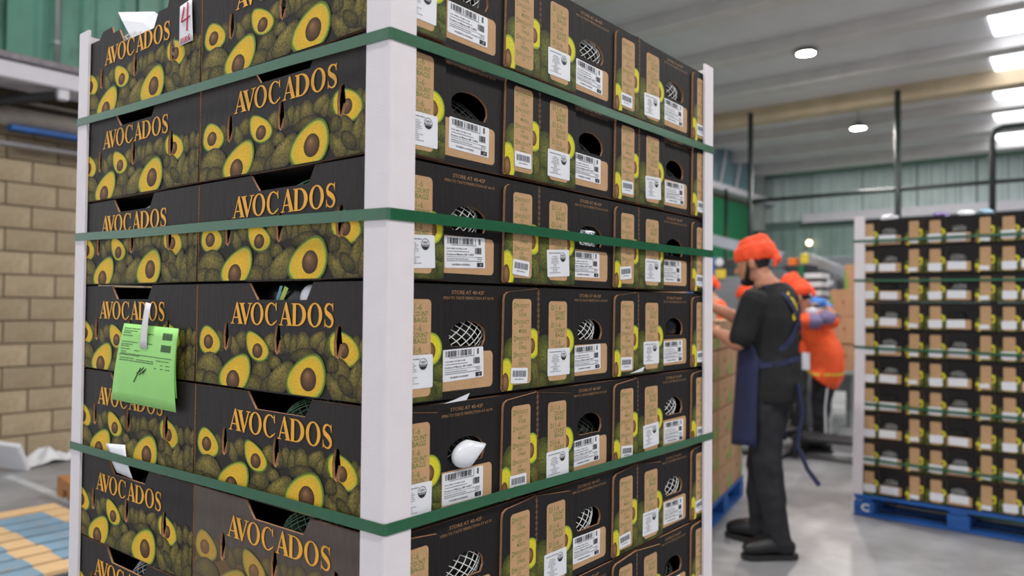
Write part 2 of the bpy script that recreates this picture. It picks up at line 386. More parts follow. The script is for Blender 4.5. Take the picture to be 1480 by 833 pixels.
# sheeting above the ledge: separate ribbed sheets
def ribbed(w_, h_, pitch, dep, t=.004):
    mb = MB(); n = max(1, round(w_/pitch)); pts = []
    for i in range(n):
        x0 = i*w_/n
        for a, d in ((0, 0), (.55, 0), (.65, dep), (.9, dep)):
            pts.append((x0+a*w_/n, d))
    pts.append((w_, 0))
    vs = [(x, -d, z) for z in (0, h_) for x, d in pts]; k = len(pts)
    mb.add(vs, [(i, i+1, k+i+1, k+i) for i in range(k-1)])
    return mb
gs = ribbed(1.05, 3.2, .35, .03).mesh('green_sheet', greensheet)
for i in range(13):
    ob('wall_sheet', gs, wl_o, (-.6+i*1.06, 6.3, 3.33))
gs2 = MB(); gs2.box(0, 0, 0, 4.4, .03, 3.9)
ob('painted_panel', gs2.mesh('painted_panel', greenpaint), wl_o, (14.2, 6.6, 0))
lb = MB(); lb.box(-.6, 5.98, 3.10, 12.8, 6.34, 3.235)
lbo = ob('trim_4', lb.mesh('ledge_beam', whitebeam, bevel=.01), kind='structure', label='white ledge beam over the block wall')
l2 = MB(); l2.box(-.6, 5.96, 3.245, 12.8, 6.3, 3.30); l2.box(-.6, 6.3, 3.245, 12.8, 6.66, 3.33)
ob('trim_5', l2.mesh('ledge_cap', mat('grey_ledge_cap', (128, 122, 128), .6, var=.3, scale=20), bevel=.008), kind='structure', label='grey ledge cap with debris along it')
# pale conduit on the green sheeting
cm = MB(); cm.tube([(0, 0, 0), (0, 0, 2.6)], .022, 10)
for z in (.2, .75, 1.3): cm.tube([(0, 0, z), (0, 0, z+.04)], .03, 10)
ob('conduit_pipe', cm.mesh('conduit', mat('galvanised_steel', (176, 182, 182), .4, .5, var=.1), smooth=True), None, (1.86, 6.2, 3.31),
   label='pale vertical conduit pipe on the green sheeting', cat='pipe')
# bracket, roller-door drum, blue guard, handrail pipe under the ledge
br = MB(); br.tube([(1.3, 6.36, 2.93), (1.80, 6.03, 3.04)], .045, 8); br.box(1.22, 6.33, 2.80, 1.32, 6.4, 3.09)
bo = root('steel_bracket', 'dark diagonal steel bracket under the white ledge beam', 'bracket')
ob('arm', br.mesh('bracket', mat('black_steel', (34, 34, 36), .5, .3)), bo)
b3 = MB(); b3.box(1.80, 5.97, 3.01, 1.88, 6.05, 3.09); ob('end_cap', b3.mesh('cap', whitebeam, bevel=.006), bo, label='white square end cap')
dr = root('roller_drum', 'pale roller shutter drum with a blue guard under the ledge', 'drum')
d1 = MB(); d1.tube([(1.52, 6.5, 2.91), (1.58, 6.5, 2.91), (4.6, 6.5, 2.91)], [.06, .085, .085], 18)
ob('drum', d1.mesh('drum', mat('beige_shutter', (172, 164, 154), .6, var=.1), smooth=False), dr)
d2 = MB(); d2.box(1.6, 6.38, 2.785, 4.6, 6.5, 2.82); ob('guard_strip', d2.mesh('guard', mat('blue_guard', (22, 92, 168), .45)), dr, label='bright blue guard strip')
d3 = MB(); d3.box(-.5, 6.44, 3.03, 6, 6.6, 3.05); ob('light_rail', d3.mesh('rail', mat('beige_shutter')), dr)
p3 = MB(); p3.tube([(-.5, 6.52, 2.68), (5, 6.52, 2.68)], .025, 12)
d5 = MB(); d5.box(-.5, 6.61, 2.86, 6, 6.655, 3.1); ob('trim_12', d5.mesh('recess', mat('ledge_shade_brown', (62, 52, 44), .8)), kind='structure', label='dark strip standing for the shade below the ledge')  # dark strip puts the shade under the ledge into colour
ob('handrail_pipe', p3.mesh('pipe', mat('grey_pipe', (142, 140, 140), .4, .4), smooth=True), label='grey horizontal pipe running along the block wall', cat='pipe')

# far part of the left wall: glazed band, white ledge
glz = mat('bluish_glazing', (120, 150, 158), .2, var=.25, scale=2)
g0 = root('trim_6', 'glazed clerestory band high on the left wall', None, kind='structure')
for i in range(5):
    g = MB(); g.box(0, 0, 0, .84, .02, .95); ob('pane', g.mesh('pane', glz), g0, (14.2+i*.9, 6.55, 4.2))
    g = MB(); g.tube([(0, 0, 0), (.45, 0, 1.1)], .03, 6); ob('mullion', g.mesh('mullion', whitebeam), g0, (14.15+i*.9, 6.5, 4.15))
g = MB(); g.box(12.8, 6.3, 4.0, 19, 6.66, 4.14); ob('ledge', g.mesh('ledge', whitebeam), g0)
g = MB(); g.tube([(12.8, 6.45, 5.55), (19, 6.45, 5.0)], .05, 8); ob('truss_chord', g.mesh('chord', whitebeam), g0)
g = MB(); g.box(18.2, 6.4, 3.3, 18.5, 6.62, 4.9); ob('pilaster', g.mesh('pilaster', mat('pale_grey_paint', (150, 156, 156), .6)), g0)

# far wall: ribbed sheets, green band on top, white girt, dim lower glazing
wf = MB(); wf.box(19.1, -9, 0, 19.3, 6.66, 5.2)
wfo = ob('wall_far', wf.mesh('wall_far', mat('grey_green_wall', (96, 118, 114), .6, var=.15, scale=1.5)), kind='structure', label='far wall of ribbed grey green sheeting')
sh = ribbed(1.18, 1.5, .3, .05).mesh('far_sheet', mat('haze_pale_ribbed_sheet', (190, 206, 206), .5, var=.12, scale=1.5, rnd=.06))  # upper sheet colour paled to carry the haze of the hall
sh2 = ribbed(1.18, 3.35, .3, .05).mesh('far_sheet_low', mat('green_grey_ribbed_sheet', (130, 154, 150), .5, var=.15, scale=1.5, rnd=.08))
for i in range(13):
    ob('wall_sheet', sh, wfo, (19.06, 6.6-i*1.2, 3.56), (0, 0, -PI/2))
    ob('wall_sheet', sh2, wfo, (19.06, 6.6-i*1.2, 0), (0, 0, -PI/2))
g = MB(); g.box(18.9, -9, 4.72, 19.05, 6.6, 5.1); ob('trim_7', g.mesh('band', mat('muted_green_band', (112, 146, 130), .6, var=.1)), kind='structure', label='muted green band at the top of the far wall')
g = MB(); g.box(18.86, -9, 3.5, 19.02, 5.6, 3.72); ob('trim_8', g.mesh('girt', whitebeam), kind='structure', label='white horizontal girt across the far wall')
g = MB(); g.box(18.86, -9, 2.2, 19.0, 4.6, 2.3); ob('trim_9', g.mesh('girt2', mat('pale_grey_paint')), kind='structure', label='lower pale grey girt across the far wall')

wr_ = MB(); wr_.box(1.5, -8.2, 0, 19.3, -8, 6.6); ob('wall_right', wr_.mesh('wall_right', mat('grey_side_wall', (96, 100, 102), .7, var=.15, scale=1)), kind='structure', label='grey right wall outside the frame')
# pitched ceiling with purlins and skylights
CA = math.atan(.1)
def cz(x): return 4.85+.1*(19-x)
ceilm = mat('white_ceiling_panel', (226, 226, 228), .6, var=.06, scale=1.2)
cg = MB()
cg.add([(-9, -9, cz(-9)), (19.4, -9, cz(19.4)), (19.4, 7, cz(19.4)), (-9, 7, cz(-9))], [(0, 3, 2, 1)])
cg.add([(-9, -9, cz(-9)+.2), (19.4, -9, cz(19.4)+.2), (19.4, 7, cz(19.4)+.2), (-9, 7, cz(-9)+.2)], [(0, 1, 2, 3)])
ceil = ob('ceiling', cg.mesh('ceiling', ceilm), kind='structure', label='pitched white panel ceiling with purlins and skylight strips')
purm = mat('pale_grey_purlin', (214, 210, 208), .55, var=.08, scale=3)
cream = mat('cream_purlin', (206, 186, 156), .6, var=.15, scale=2.5)
for i, x in enumerate((-5, -3.5, -2, -.5, 1, 2.5, 4, 5.5, 7.0, 8.4, 9.75, 11.35, 12.85, 14.25, 15.6, 16.9, 18.2)):
    g = MB(); h = .26 if abs(x-14.25) < .1 else .2
    g.box(-.09, -9, -h, .09, 6.6, .02); g.box(-.14, -9, -h-.02, .14, 6.6, -h)
    ob('purlin', g.mesh('purlin', cream if abs(x-14.25) < .1 else purm), ceil, (x, 0, cz(x)-.01), (0, CA, 0))
for x in (10.5, 12.1, 13.5, 3.2, 6.2):
    g = MB(); g.box(-.6, -9, -.008, -.575, 6.6, 0); ob('panel_seam', g.mesh('seam', mat('grey_seam', (150, 150, 152), .6)), ceil, (x, 0, cz(x)), (0, CA, 0))
skyl = mat('daylit_translucent_panel', (240, 245, 250), .5, emit=(246, 249, 255), estr=2.6)
for i, x in enumerate((9.1, 10.55, 12.1, 13.55, 14.92, 16.25, 17.55)):
    y1 = .72+.11*(x-12)
    for k in range(2):
        g = MB(); g.box(-.58, -.62, -.03, .58, 0, -.012)
        ob('skylight_panel', g.mesh('skylight', skyl), ceil, (x, y1-.66*k, cz(x)), (0, CA, 0), label='bright translucent skylight panel')
for x in (-6, -4.5, -3, -1.4, .1, 1.6, 3.1, 4.6, 6.1, 7.6, 9.1, 10.55, 12.1, 13.55):  # extra strips out of view, added to brighten the ceiling
    for y in (-3.2, -3.86):
        g = MB(); g.box(-.58, -.62, -.03, .58, 0, -.012)
        ob('skylight_panel', g.mesh('skylight', skyl), ceil, (x, y-1.2*(x > 9), cz(x)), (0, CA, 0))
# high-bay lamps
lampm = mat('lamp_lens', (255, 250, 240), .4, emit=(255, 250, 238), estr=30)
lampb = mat('lamp_housing', (120, 122, 126), .4, .5)
for i, (x, y, z, vis) in enumerate(LAMPS):
    nm = ('near round lamp hanging below the purlins', 'far round lamp hanging below the purlins')[i] if i < 2 else 'added round lamp hung out of view from the ceiling'
    lo = root('ceiling_lamp', nm, 'lamp', (x, y, z), group=None if i < 2 else 'ceiling lamps added out of the frame')
    g = MB(); g.lathe([(.02, .14), (.06, .12), (.1, .06), (.17, .02), (.17, 0), (.155, 0)], 20); g.tube([(0, 0, .13), (0, 0, cz(x)-z)], .008, 6)
    ob('housing', g.mesh('housing', lampb), lo)
    g = MB(); g.lathe([(.001, -.012), (.08, -.01), (.15, .002), (.15, .01)], 20); ob('lens', g.mesh('lens', lampm), lo)
    ld = bpy.data.lights.new('lamp_light', 'AREA'); ld.shape = 'DISK'; ld.size = .32; ld.energy = LAMP_POWER; ld.color = (1, .96, .9)
    l_ = bpy.data.objects.new('lamp_light', ld); COL.objects.link(l_); l_.parent = lo; l_.location = (0, 0, -.03)
wlm = root('wall_lamp', 'small round glowing lamp low on the far wall', 'lamp', (18.8, 5.4, 2.98))
g = MB(); g.lathe([(.001, .03), (.06, .02), (.07, 0), (.07, -.03)], 16, M=Matrix.Rotation(-PI/2, 4, 'Y'))
ob('lens', g.mesh('walllamp', mat('warm_lens', (255, 225, 190), .4, emit=(255, 224, 190), estr=4)), wlm)

# dark pipe frame in mid hall
pipem = mat('black_green_pipe', (24, 34, 32), .45, .2)
pf = root('pipe_frame', 'black steel pipe frame standing across the hall', 'frame', (13.4, 2.5, 0))
for y in (4.77, 2.22, -1.5):
    g = MB(); g.tube([(0, 0, 0), (0, 0, 5.05)], .05, 8); ob('post', g.mesh('post', pipem, smooth=True), pf, (0, y-2.5, 0))
g = MB(); g.tube([(0, -6, 0), (0, 2.3, 0)], .035, 8); ob('rail', g.mesh('rail', pipem, smooth=True), pf, (0, 0, 3.37))
bp_ = MB(); bp_.tube([(0, 0, 0), (0, 0, 3.98), (0, -.04, 4.08), (0, -.14, 4.12), (0, -3, 4.12), (0, -3.1, 4.05), (0, -3.1, 0)], .045, 8)
ob('bent_pipe', bp_.mesh('bent', pipem, smooth=True), None, (12.9, .80, 0), label='dark bent pipe hoop beside the skylight end', cat='pipe')
d_ = MB(); d_.tube([(0, 0, 0), (0, 0, 4.0)], .04, 8)
ob('drop_pipe', d_.mesh('drop', pipem, smooth=True), None, (15.6, 6.2, 0), label='dark upright pipe against the green painted wall', cat='pipe')
# ------------------------------------------------------------------ printed avocado carton (shared meshes)
W, D, H = .35, .505, .1795
T = .004
def side(a, b, d): return (-W/2+.001+d, D/2-a, b)
def end(a, b, d): return (a-W/2, -D/2+.001+d, b)
def uv(pts, w=None): return [(u*(w or D), v*H) for u, v in pts]
# --- side panel with handle notch and vent slots
def lens(u, v0, v1, du):
    return [(u, v1), (u+du*.6, v1-.02), (u+du, v0+.14), (u+du*.8, v0+.03), (u, v0), (u-du*.8, v0+.03), (u-du, v0+.14), (u-du*.6, v1-.02)]
SLOTS = [lens(.191, .345, .62, .017), lens(.488, .345, .622, .018), lens(.79, .345, .626, .0195)]
def side_outline(tabs):
    if tabs:
        top = [(.996, .95), (.915, .945), (.90, 1.03), (.757, 1.036), (.745, .957), (.675, .957), (.64, .80), (.39, .80), (.345, .965), (.291, .957), (.279, 1.038), (.196, 1.03), (.162, .95), (.004, .955)]
    else:
        top = [(.996, .985), (.668, .985), (.635, .832), (.373, .832), (.326, .985), (.004, .985)]
    return [(.004, .012), (.30, .006), (.31, 0), (.69, 0), (.70, .006), (.996, .012)]+top
def side_mesh(tabs):
    mb = MB(); mb.plate(uv(side_outline(tabs)), [uv(s) for s in SLOTS], side, T, (0, 1, 2))
    for s in (.191, .488, .79):                       # pushed-in kraft tongue in the lower half of each vent slot
        a = s*D
        mb.add([side(a-.007, .36*H, .0035), side(a+.006, .36*H, .0035), side(a+.007, .47*H, .008), side(a-.006, .47*H, .008)], [(0, 1, 2, 3)], 2)
    return mb.mesh('side_panel', [charcoal, kraft, kraft_e], fix=True)
M_side, M_side_top = side_mesh(False), side_mesh(True)

def clip_half(poly, a, b, keep_left):
    out = []; n = len(poly)
    def sd(p):
        s_ = (b[0]-a[0])*(p[1]-a[1])-(b[1]-a[1])*(p[0]-a[0])
        return s_ if keep_left else -s_
    for i in range(n):
        p, q = poly[i], poly[(i+1) % n]; sp, sq = sd(p), sd(q)
        if sp >= 0: out.append(p)
        if (sp > 0 and sq < 0) or (sp < 0 and sq > 0):
            t = sp/(sp-sq); out.append(tuple(x+(y-x)*t for x, y in zip(p, q)))
    return out
def subtract(poly, conv):
    """convex poly minus convex conv (counter-clockwise)"""
    res = []; rest = poly
    for i in range(len(conv)):
        a, b = conv[i], conv[(i+1) % len(conv)]
        o_ = clip_half(rest, a, b, False)
        if len(o_) > 2: res.append(o_)
        rest = clip_half(rest, a, b, True)
        if len(rest) < 3: break
    return res
def ccw(p): return p if sum(p[i][0]*p[(i+1) % len(p)][1]-p[(i+1) % len(p)][0]*p[i][1] for i in range(len(p))) > 0 else p[::-1]
def paint(shapes, rect, holes, to3d):
    """ring-shaded printed shapes clipped to rect and holes; returns MB with vertex colours"""
    mb = MB(); x0, y0, x1, y1 = rect
    bord = [(x0, y0), (x1, y0), (x1, y1), (x0, y1)]
    holes = [ccw(h) for h in holes]
    for li, (pts, stops, off, mi) in enumerate(shapes):
        cx = sum(p[0] for p in pts)/len(pts); cy = sum(p[1] for p in pts)/len(pts)
        rings = []
        for s_, c_ in stops:
            k = (1-s_)
            rings.append([(cx+off[0]*k+(p[0]-cx)*s_, cy+off[1]*k+(p[1]-cy)*s_, *c_) for p in pts])
        polys = []
        n = len(pts)
        for r in range(len(rings)-1):
            for i in range(n):
                polys.append([rings[r][i], rings[r][(i+1) % n], rings[r+1][(i+1) % n], rings[r+1][i]] if stops[r][0] > 0 else [rings[r][i], rings[r+1][(i+1) % n], rings[r+1][i]])
        for pl in polys:
            for i in range(4):
                pl = clip_half(pl, bord[i], bord[(i+1) % 4], True)
                if len(pl) < 3: break
            if len(pl) < 3: continue
            parts = [pl]
            for h in holes:
                hx = [p[0] for p in h]; hy = [p[1] for p in h]; nw = []
                for q in parts:
                    if max(p[0] for p in q) < min(hx) or min(p[0] for p in q) > max(hx) or max(p[1] for p in q) < min(hy) or min(p[1] for p in q) > max(hy): nw.append(q)
                    else: nw += subtract(q, h)
                parts = nw
            for q in parts:
                q = ccw(q)
                vs = [to3d(p[0], p[1], -.00008-.00003*li) for p in q]
                nrm = Vector(to3d(0, 0, 0))-Vector(to3d(0, 0, 1))
                g = (Vector(vs[1])-Vector(vs[0])).cross(Vector(vs[2])-Vector(vs[0]))
                idx = tuple(range(len(q)))
                mb.add(vs, [idx if g.dot(nrm) > 0 else idx[::-1]], mi, [p[2:5] for p in q])
    return mb
def mixc(a, b, t): return tuple(x+(y-x)*t for x, y in zip(a, b))
def sc(c, s): return tuple(min(1, x*s) for x in c)
YEL, YEL2, LIM, RIM = lin((228, 184, 50)), lin((216, 172, 44)), lin((186, 178, 58)), lin((92, 118, 40))
PIT0, PIT1, PIT2 = lin((150, 108, 66)), lin((104, 72, 42)), lin((66, 44, 26))
SK0, SK1, SK2 = lin((134, 120, 54)), lin((82, 73, 36)), lin((34, 30, 21))
def shape(kind, s, pts):
    h = max(p[1] for p in pts)-min(p[1] for p in pts)
    if kind == 1: return (pts, [(0, YEL), (.72, YEL2), (.87, LIM), (.93, RIM), (1, sc(RIM, .75))], (0, 0), 0)
    if kind == 2: return (pts, [(0, PIT0), (.45, PIT1), (.88, PIT2), (1, sc(PIT2, .8))], (-.1*h, .22*h), 0)
    return (pts, [(0, sc(SK0, s)), (.45, sc(mixc(SK0, SK1, .6), s)), (.82, sc(SK1, s)), (1, sc(SK2, .6+.4*s))], (-.12*h, .2*h), 1)
base = [(0, 0), (1, 0), (1, .47), (.93, .5), (.8, .44), (.72, .47), (.6, .45), (.5, .49), (.4, .47), (.3, .45), (.2, .46), (.1, .44), (0, .46)]
shp = []
darkb = lin((36, 31, 24))
mbx = MB()
for k, s_, st in ART:
    pts = [tuple(float(x)/1000 for x in q.split(',')) for q in st.split()]
    shp.append(shape(k, s_, [(u*D, v*H) for u, v in pts]))
shp.insert(0, ([(u*D, v*H) for u, v in base], [(0, darkb), (1, darkb)], (0, 0), 0))
pm = paint(shp, (.005*D, .014*H, .995*D, .9*H), [[(u*D, v*H) for u, v in s] for s in SLOTS], side)
M_art = pm.mesh('printed_avocados', [printed, skin_print])

M_side_fade = M_side.copy(); M_side_fade.materials[0] = mat('faded_brown_board', (78, 65, 58), .55, var=.14, scale=140, stretch=(1, 1, .25), bump=.12, bscale=90)
M_art_fade = M_art.copy(); M_art_fade.materials[0] = mat('faded_ink', attr=True, rough=.55, var=.2, scale=330, dirt=((132, 98, 52), .01, -1, 1.8)); M_art_fade.materials[1] = mat('faded_skin_ink', attr=True, rough=.55, var=.5, scale=420, dirt=((84, 66, 46), .01, -1, 1.8))
# --- serif lettering
def arc(cx, cy, rx, ry, a0, a1, n=18): return [(cx+rx*math.cos(math.radians(a0+(a1-a0)*i/n)), cy+ry*math.sin(math.radians(a0+(a1-a0)*i/n))) for i in range(n+1)]
def stroke(cl, ws):
    L, R = [], []
    for i in range(len(cl)):
        p, q = cl[max(0, i-1)], cl[min(len(cl)-1, i+1)]
        dx, dy = q[0]-p[0], q[1]-p[1]; l_ = math.hypot(dx, dy); nx, ny = -dy/l_, dx/l_
        L.append((cl[i][0]+nx*ws[i]/2, cl[i][1]+ny*ws[i]/2)); R.append((cl[i][0]-nx*ws[i]/2, cl[i][1]-ny*ws[i]/2))
    return L, R
def crom(pts, k=4):
    out = []
    for i in range(len(pts)-1):
        p0, p1, p2, p3 = pts[max(0, i-1)], pts[i], pts[i+1], pts[min(len(pts)-1, i+2)]
        for j in range(k):
            t = j/k
            out.append(tuple(.5*((2*b)+(-a+c)*t+(2*a-5*b+4*c-d)*t*t+(-a+3*b-3*c+d)*t**3) for a, b, c, d in zip(p0, p1, p2, p3)))
    return out+[tuple(pts[-1])]
s_cl = crom([(.85, .78, .04), (.76, .92, .07), (.54, .985, .06), (.30, .93, .13), (.17, .78, .19), (.25, .63, .22), (.47, .53, .23), (.70, .42, .24), (.84, .25, .20), (.74, .08, .13), (.50, .01, .06), (.24, .08, .07), (.12, .24, .04)])
GL = {
    'A': [([(0, 0), (.30, 0), (.30, .03), (.205, .05), (.275, .28), (.60, .28), (.68, .05), (.58, .03), (.58, 0), (1, 0), (1, .03), (.93, .05), (.56, 1.04), (.48, 1.04), (.12, .05), (0, .03)], [[(.295, .335), (.44, .78), (.585, .335)]])],
    'V': [([(0, 1), (0, .97), (.08, .95), (.45, -.03), (.53, -.03), (.88, .95), (1, .97), (1, 1), (.66, 1), (.66, .97), (.79, .95), (.555, .27), (.335, .95), (.44, .97), (.44, 1)], [])],
    'O': [(arc(.5, .5, .5, .53, 0, 350, 27), [arc(.5, .5, .285, .475, 0, 350, 27)])],
    'D': [([(0, 0)]+arc(.42, .5, .57, .5, -90, 90, 16)+[(0, 1), (0, .97), (.1, .95), (.1, .05), (0, .03)], [[(.31, .05)]+arc(.40, .5, .35, .45, -90, 90, 14)+[(.31, .95)]])],
    'C': [(arc(.53, .5, .5, .53, 48, 318, 24)+arc(.55, .5, .31, .475, 312, 54, 20), []), ([(.89, 1.02), (.94, 1.02), (.96, .66), (.92, .66), (.84, .86)], []), ([(.99, .2), (.94, .24), (.80, .06), (.88, .09)], [])],
    'S': [(lambda L, R: (L+R[::-1], []))(*stroke([(a, b) for a, b, c in s_cl], [c for a, b, c in s_cl])), ([(.83, 1.02), (.88, 1.02), (.89, .68), (.86, .68), (.80, .88)], []), ([(.09, 0), (.13, 0), (.2, .12), (.12, .34), (.09, .34)], [])],
}
WORD = [('A',.22,.295),('V',.271,.349),('O',.34,.412),('C',.419,.487),('A',.497,.568),('D',.562,.637),('O',.644,.715),('S',.722,.772)]
mb = MB()
for ch, u0, u1 in WORD:
    for outl, hs in GL[ch]:
        f_ = lambda p: ((u0+(u1-u0)*p[0])*D, (.606+.196*p[1])*H)
        mb.flat([f_(p) for p in outl], side, 0, holes=[[f_(p) for p in h] for h in hs], d=-.0012)
M_word = mb.mesh('lettering', gold)

# --- end panel, flaps
HOLE = uv([(.615, .50), (.613, .535)], W)+[(.4925*W+.0425*math.cos(t), .535*H+.0225*math.sin(t)) for t in [PI*i/14 for i in range(1, 14)]]+uv([(.372, .535), (.374, .49), (.392, .445), (.598, .44)], W)
mb = MB(); mb.plate(uv([(.006, 0), (.994, 0), (.994, .972), (.006, .972)], W), [HOLE], lambda a, b, d: end(a, b, d+.005), .004, (0, 1, 2))
M_end = mb.mesh('end_panel', [charcoal_shaded, kraft, kraft_e], fix=True)
def flap(out): 
    mb = MB(); mb.plate(uv(out, W), [], end, .0046, (0, 1, 2)); 
    u = .004 if out[0][0] < .5 else .990
    for i in range(17):
        mb.flat([(a*W, b*H) for a, b in [(u, .04+i*.054), (u+.006, .045+i*.054), (u+.006, .07+i*.054), (u, .066+i*.054)]], end, 3, d=-.0001)
    return mb.mesh('flap', [charcoal_shaded, kraft, kraft_e, mat('scored_edge', (104, 80, 62), .8)])
LO = [(.003, .01), (.315, .008), (.322, .03), (.322, .84), (.316, .88), (.30, .905), (.003, .962)]
RO = [(.997, .012), (.997, .965), (.765, .925), (.742, .90), (.735, .86), (.725, .03), (.732, .01)]
M_fl, M_fr = flap(LO), flap(RO[::-1])
def el(cu, cv, ru, rv, n=22, p=0): return [((cu+ru*math.cos(2*PI*i/n))*W, (cv+rv*math.sin(2*PI*i/n))*H) for i in range(n)]
G0, G1 = lin((112, 118, 44)), lin((66, 74, 30))
def leafy(pts, s): return (pts, [(0, sc(G0, s)), (.5, sc(mixc(G0, G1, .6), s)), (1, sc(G1, .7*s))], (0, .008), 1)
def yhalf(pts): return (pts, [(0, lin((206, 192, 40))), (.8, lin((206, 196, 44))), (.92, lin((150, 170, 44))), (1, lin((82, 104, 36)))], (0, 0), 0)
artL = [(uv([(0, 0), (.33, 0), (.33, .40), (.25, .43), (.1, .5), (.05, .46), (0, .48)], W), [(0, lin((44, 42, 24))), (1, lin((44, 42, 24)))], (0, 0), 0),
        leafy(el(.05, .30, .08, .22), .8), leafy(el(.29, .18, .07, .16), .9), leafy(el(.2, .08, .09, .12), .7), leafy(el(.03, .05, .06, .12), .6), yhalf(el(.245, .435, .072, .14)), (el(.24, .42, .036, .075), [(0, PIT0), (.8, PIT1), (1, PIT2)], (0, .004), 0), leafy(el(.30, .24, .05, .08), .8)]
artR = [(uv([(.725, 0), (1, 0), (1, .44), (.95, .5), (.84, .5), (.78, .42), (.725, .34)], W), [(0, lin((44, 42, 24))), (1, lin((44, 42, 24)))], (0, 0), 0),
        leafy(el(.80, .36, .07, .15), .9), leafy(el(.97, .16, .07, .16), .8), leafy(el(.9, .1, .06, .12), .6), yhalf(el(.955, .435, .062, .15)), (el(.945, .415, .03, .075), [(0, PIT0), (.8, PIT1), (1, PIT2)], (0, .004), 0), yhalf(el(.752, .13, .058, .19)), (el(.745, .09, .026, .09), [(0, PIT0), (.8, PIT1), (1, PIT2)], (0, .004), 0)]
M_al = paint(artL, (.006*W, .014*H, .320*W, .8*H), [], end).mesh('printed_avocados', [printed, skin_print])
M_ar = paint(artR, (.7275*W, .014*H, .995*W, .8*H), [], end).mesh('printed_avocados', [printed, skin_print])
mb = MB(); mb.flat(rrect(.085*W, .055*H, .247*W, .845*H, .007), end, d=-.0004); M_bl = mb.mesh('kraft_band', kraft)
mb = MB(); mb.flat(rrect(.793*W, .06*H, .942*W, .862*H, .007), end, d=-.0004); M_br = mb.mesh('kraft_band', kraft)
mb = MB()
for i in range(4):
    z = (.755-i*.172)*H
    mb.flat(rrect(.108*W, z, .122*W, z+.05*H, .001, 1), end, d=-.0005, holes=[rrect(.111*W, z+.008*H, .119*W, z+.042*H, .0006, 1)])
    put_text(mb, '11-6', .13*W, z, .062*W, .052*H, end, d=-.0005); put_text(mb, 'COUNT', .138*W, z-.05*H, .092*W, .042*H, end, d=-.0005, bold=.012); put_text(mb, 'BAGS', .146*W, z-.098*H, .078*W, .042*H, end, d=-.0005, bold=.012)
M_tl = mb.mesh('band_lettering', green_ink)
mb = MB()
for i, c in enumerate(('U.S.A.', 'MEXICO', 'CHILE', 'PERU', '')):
    z = (.775-i*.155)*H
    mb.flat(rrect(.806*W, z, .82*W, z+.05*H, .001, 1), end, d=-.0005, holes=[rrect(.809*W, z+.008*H, .817*W, z+.042*H, .0006, 1)])
    put_text(mb, 'PRODUCT', .824*W, z+.006*H, .1*W, .034*H, end, d=-.0005)
    put_text(mb, 'OF', .846*W, z-.035*H, .03*W, .03*H, end, d=-.0005)
    if c: put_text(mb, c, .845*W, z-.078*H, .062*W, .034*H, end, d=-.0005, bold=.01)
M_tr = mb.mesh('band_lettering', green_ink)
e5 = lambda a, b, d: end(a, b, d+.005)
mb = MB(); put_text(mb, 'STORE AT 40-42F', .388*W, .893*H, .215*W, .032*H, e5, d=-.0002, bold=.006); put_text(mb, 'RIPEN TO TASTE PERFECTION AT 60-70', .325*W, .848*H, .345*W, .024*H, e5, d=-.0002)
M_store = mb.mesh('storage_text', kink)
mb = MB(); mb.flat(rrect(.309*W, .07*H, .668*W, .392*H, .008), e5, d=-.0003); M_patch = mb.mesh('kraft_patch', kraft)

# --- stickers: local a to the right, b up, facing -y
def lab(a, b, d): return (a, d, b)
def paper(w_, h_, r=.0025): mb = MB(); mb.plate(rrect(0, 0, w_, h_, r, 2), [], lambda a, b, d: lab(a, b, d), .0004, (0, 0, 0)); return mb.mesh('label_paper', sticker, fix=True)
LW, LH = .0935, .0485
M_bar = paper(LW, LH)
mb = MB(); q = -.0003
F = lambda fx, fy: (fx*LW, (1-fy)*LH)
bars(mb, .07*LW, .765*LH, .90*LW, .955*LH, lab, 0, 5, d=q)
greek(mb, .16*LW, .78*LW, .72*LH, .0012, lab, 1, 3, q)
put_text(mb, 'AVO MED HS SM 1/6 M', .05*LW, .595*LH, .48*LW, .045*LH, lab, 0, q, .01)
greek(mb, .06*LW, .6*LW, .515*LH, .0013, lab, 1, 4, q)
put_text(mb, 'Product of Mexico SM 13.85%', .05*LW, .405*LH, .66*LW, .06*LH, lab, 0, q, .012)
put_text(mb, 'Distributed by Index Fresh Inc, Corona, CA', .05*LW, .33*LH, .72*LW, .05*LH, lab, 0, q)
greek(mb, .05*LW, .58*LW, .275*LH, .0013, lab, 1, 6, q); greek(mb, .05*LW, .9*LW, .215*LH, .0013, lab, 1, 7, q); greek(mb, .78*LW, .92*LW, .33*LH, .0016, lab, 1, 8, q); greek(mb, .8*LW, .92*LW, .275*LH, .0013, lab, 1, 9, q)
put_text(mb, 'HUE08161020060', .17*LW, .08*LH, .44*LW, .062*LH, lab, 0, q, .01)
bars(mb, .74*LW, .46*LH, .91*LW, .665*LH, lab, 0, 15, .6, .0007, q)
mb.flat([F(.79, .96), F(.95, .96), F(.95, .82), F(.79, .82)], lab, 0, d=q)
put_text(mb, '27', .86*LW, .07*LH, .05*LW, .07*LH, lab, 2, q-.0001)
M_barp = mb.mesh('label_print', [black_ink, grey_ink, sticker])
OW, OH = .0685, .0485
M_org = paper(OW, OH)
mb = MB(); cx, cy, r = .71*OW, .72*OH, .0085
circ = lambda R, a0=0, a1=360, n=24: arc(cx, cy, R, R, a0, a1, n)
mb.flat(circ(r)[:-1], lab, 0, holes=[circ(r*.9)[:-1]], d=q); mb.flat(circ(r*.9, 183, 357), lab, 0, d=q-.00005)
put_text(mb, 'USDA', cx-r*.6, cy+r*.12, r*1.2, r*.42, lab, 0, q, .02); put_text(mb, 'ORGANIC', cx-r*.78, cy-r*.4, r*1.56, r*.32, lab, 2, q-.0001)
rg = random.Random(3)
greek(mb, .08*OW, .6*OW, .86*OH, .0016, lab, 1, 31, q)
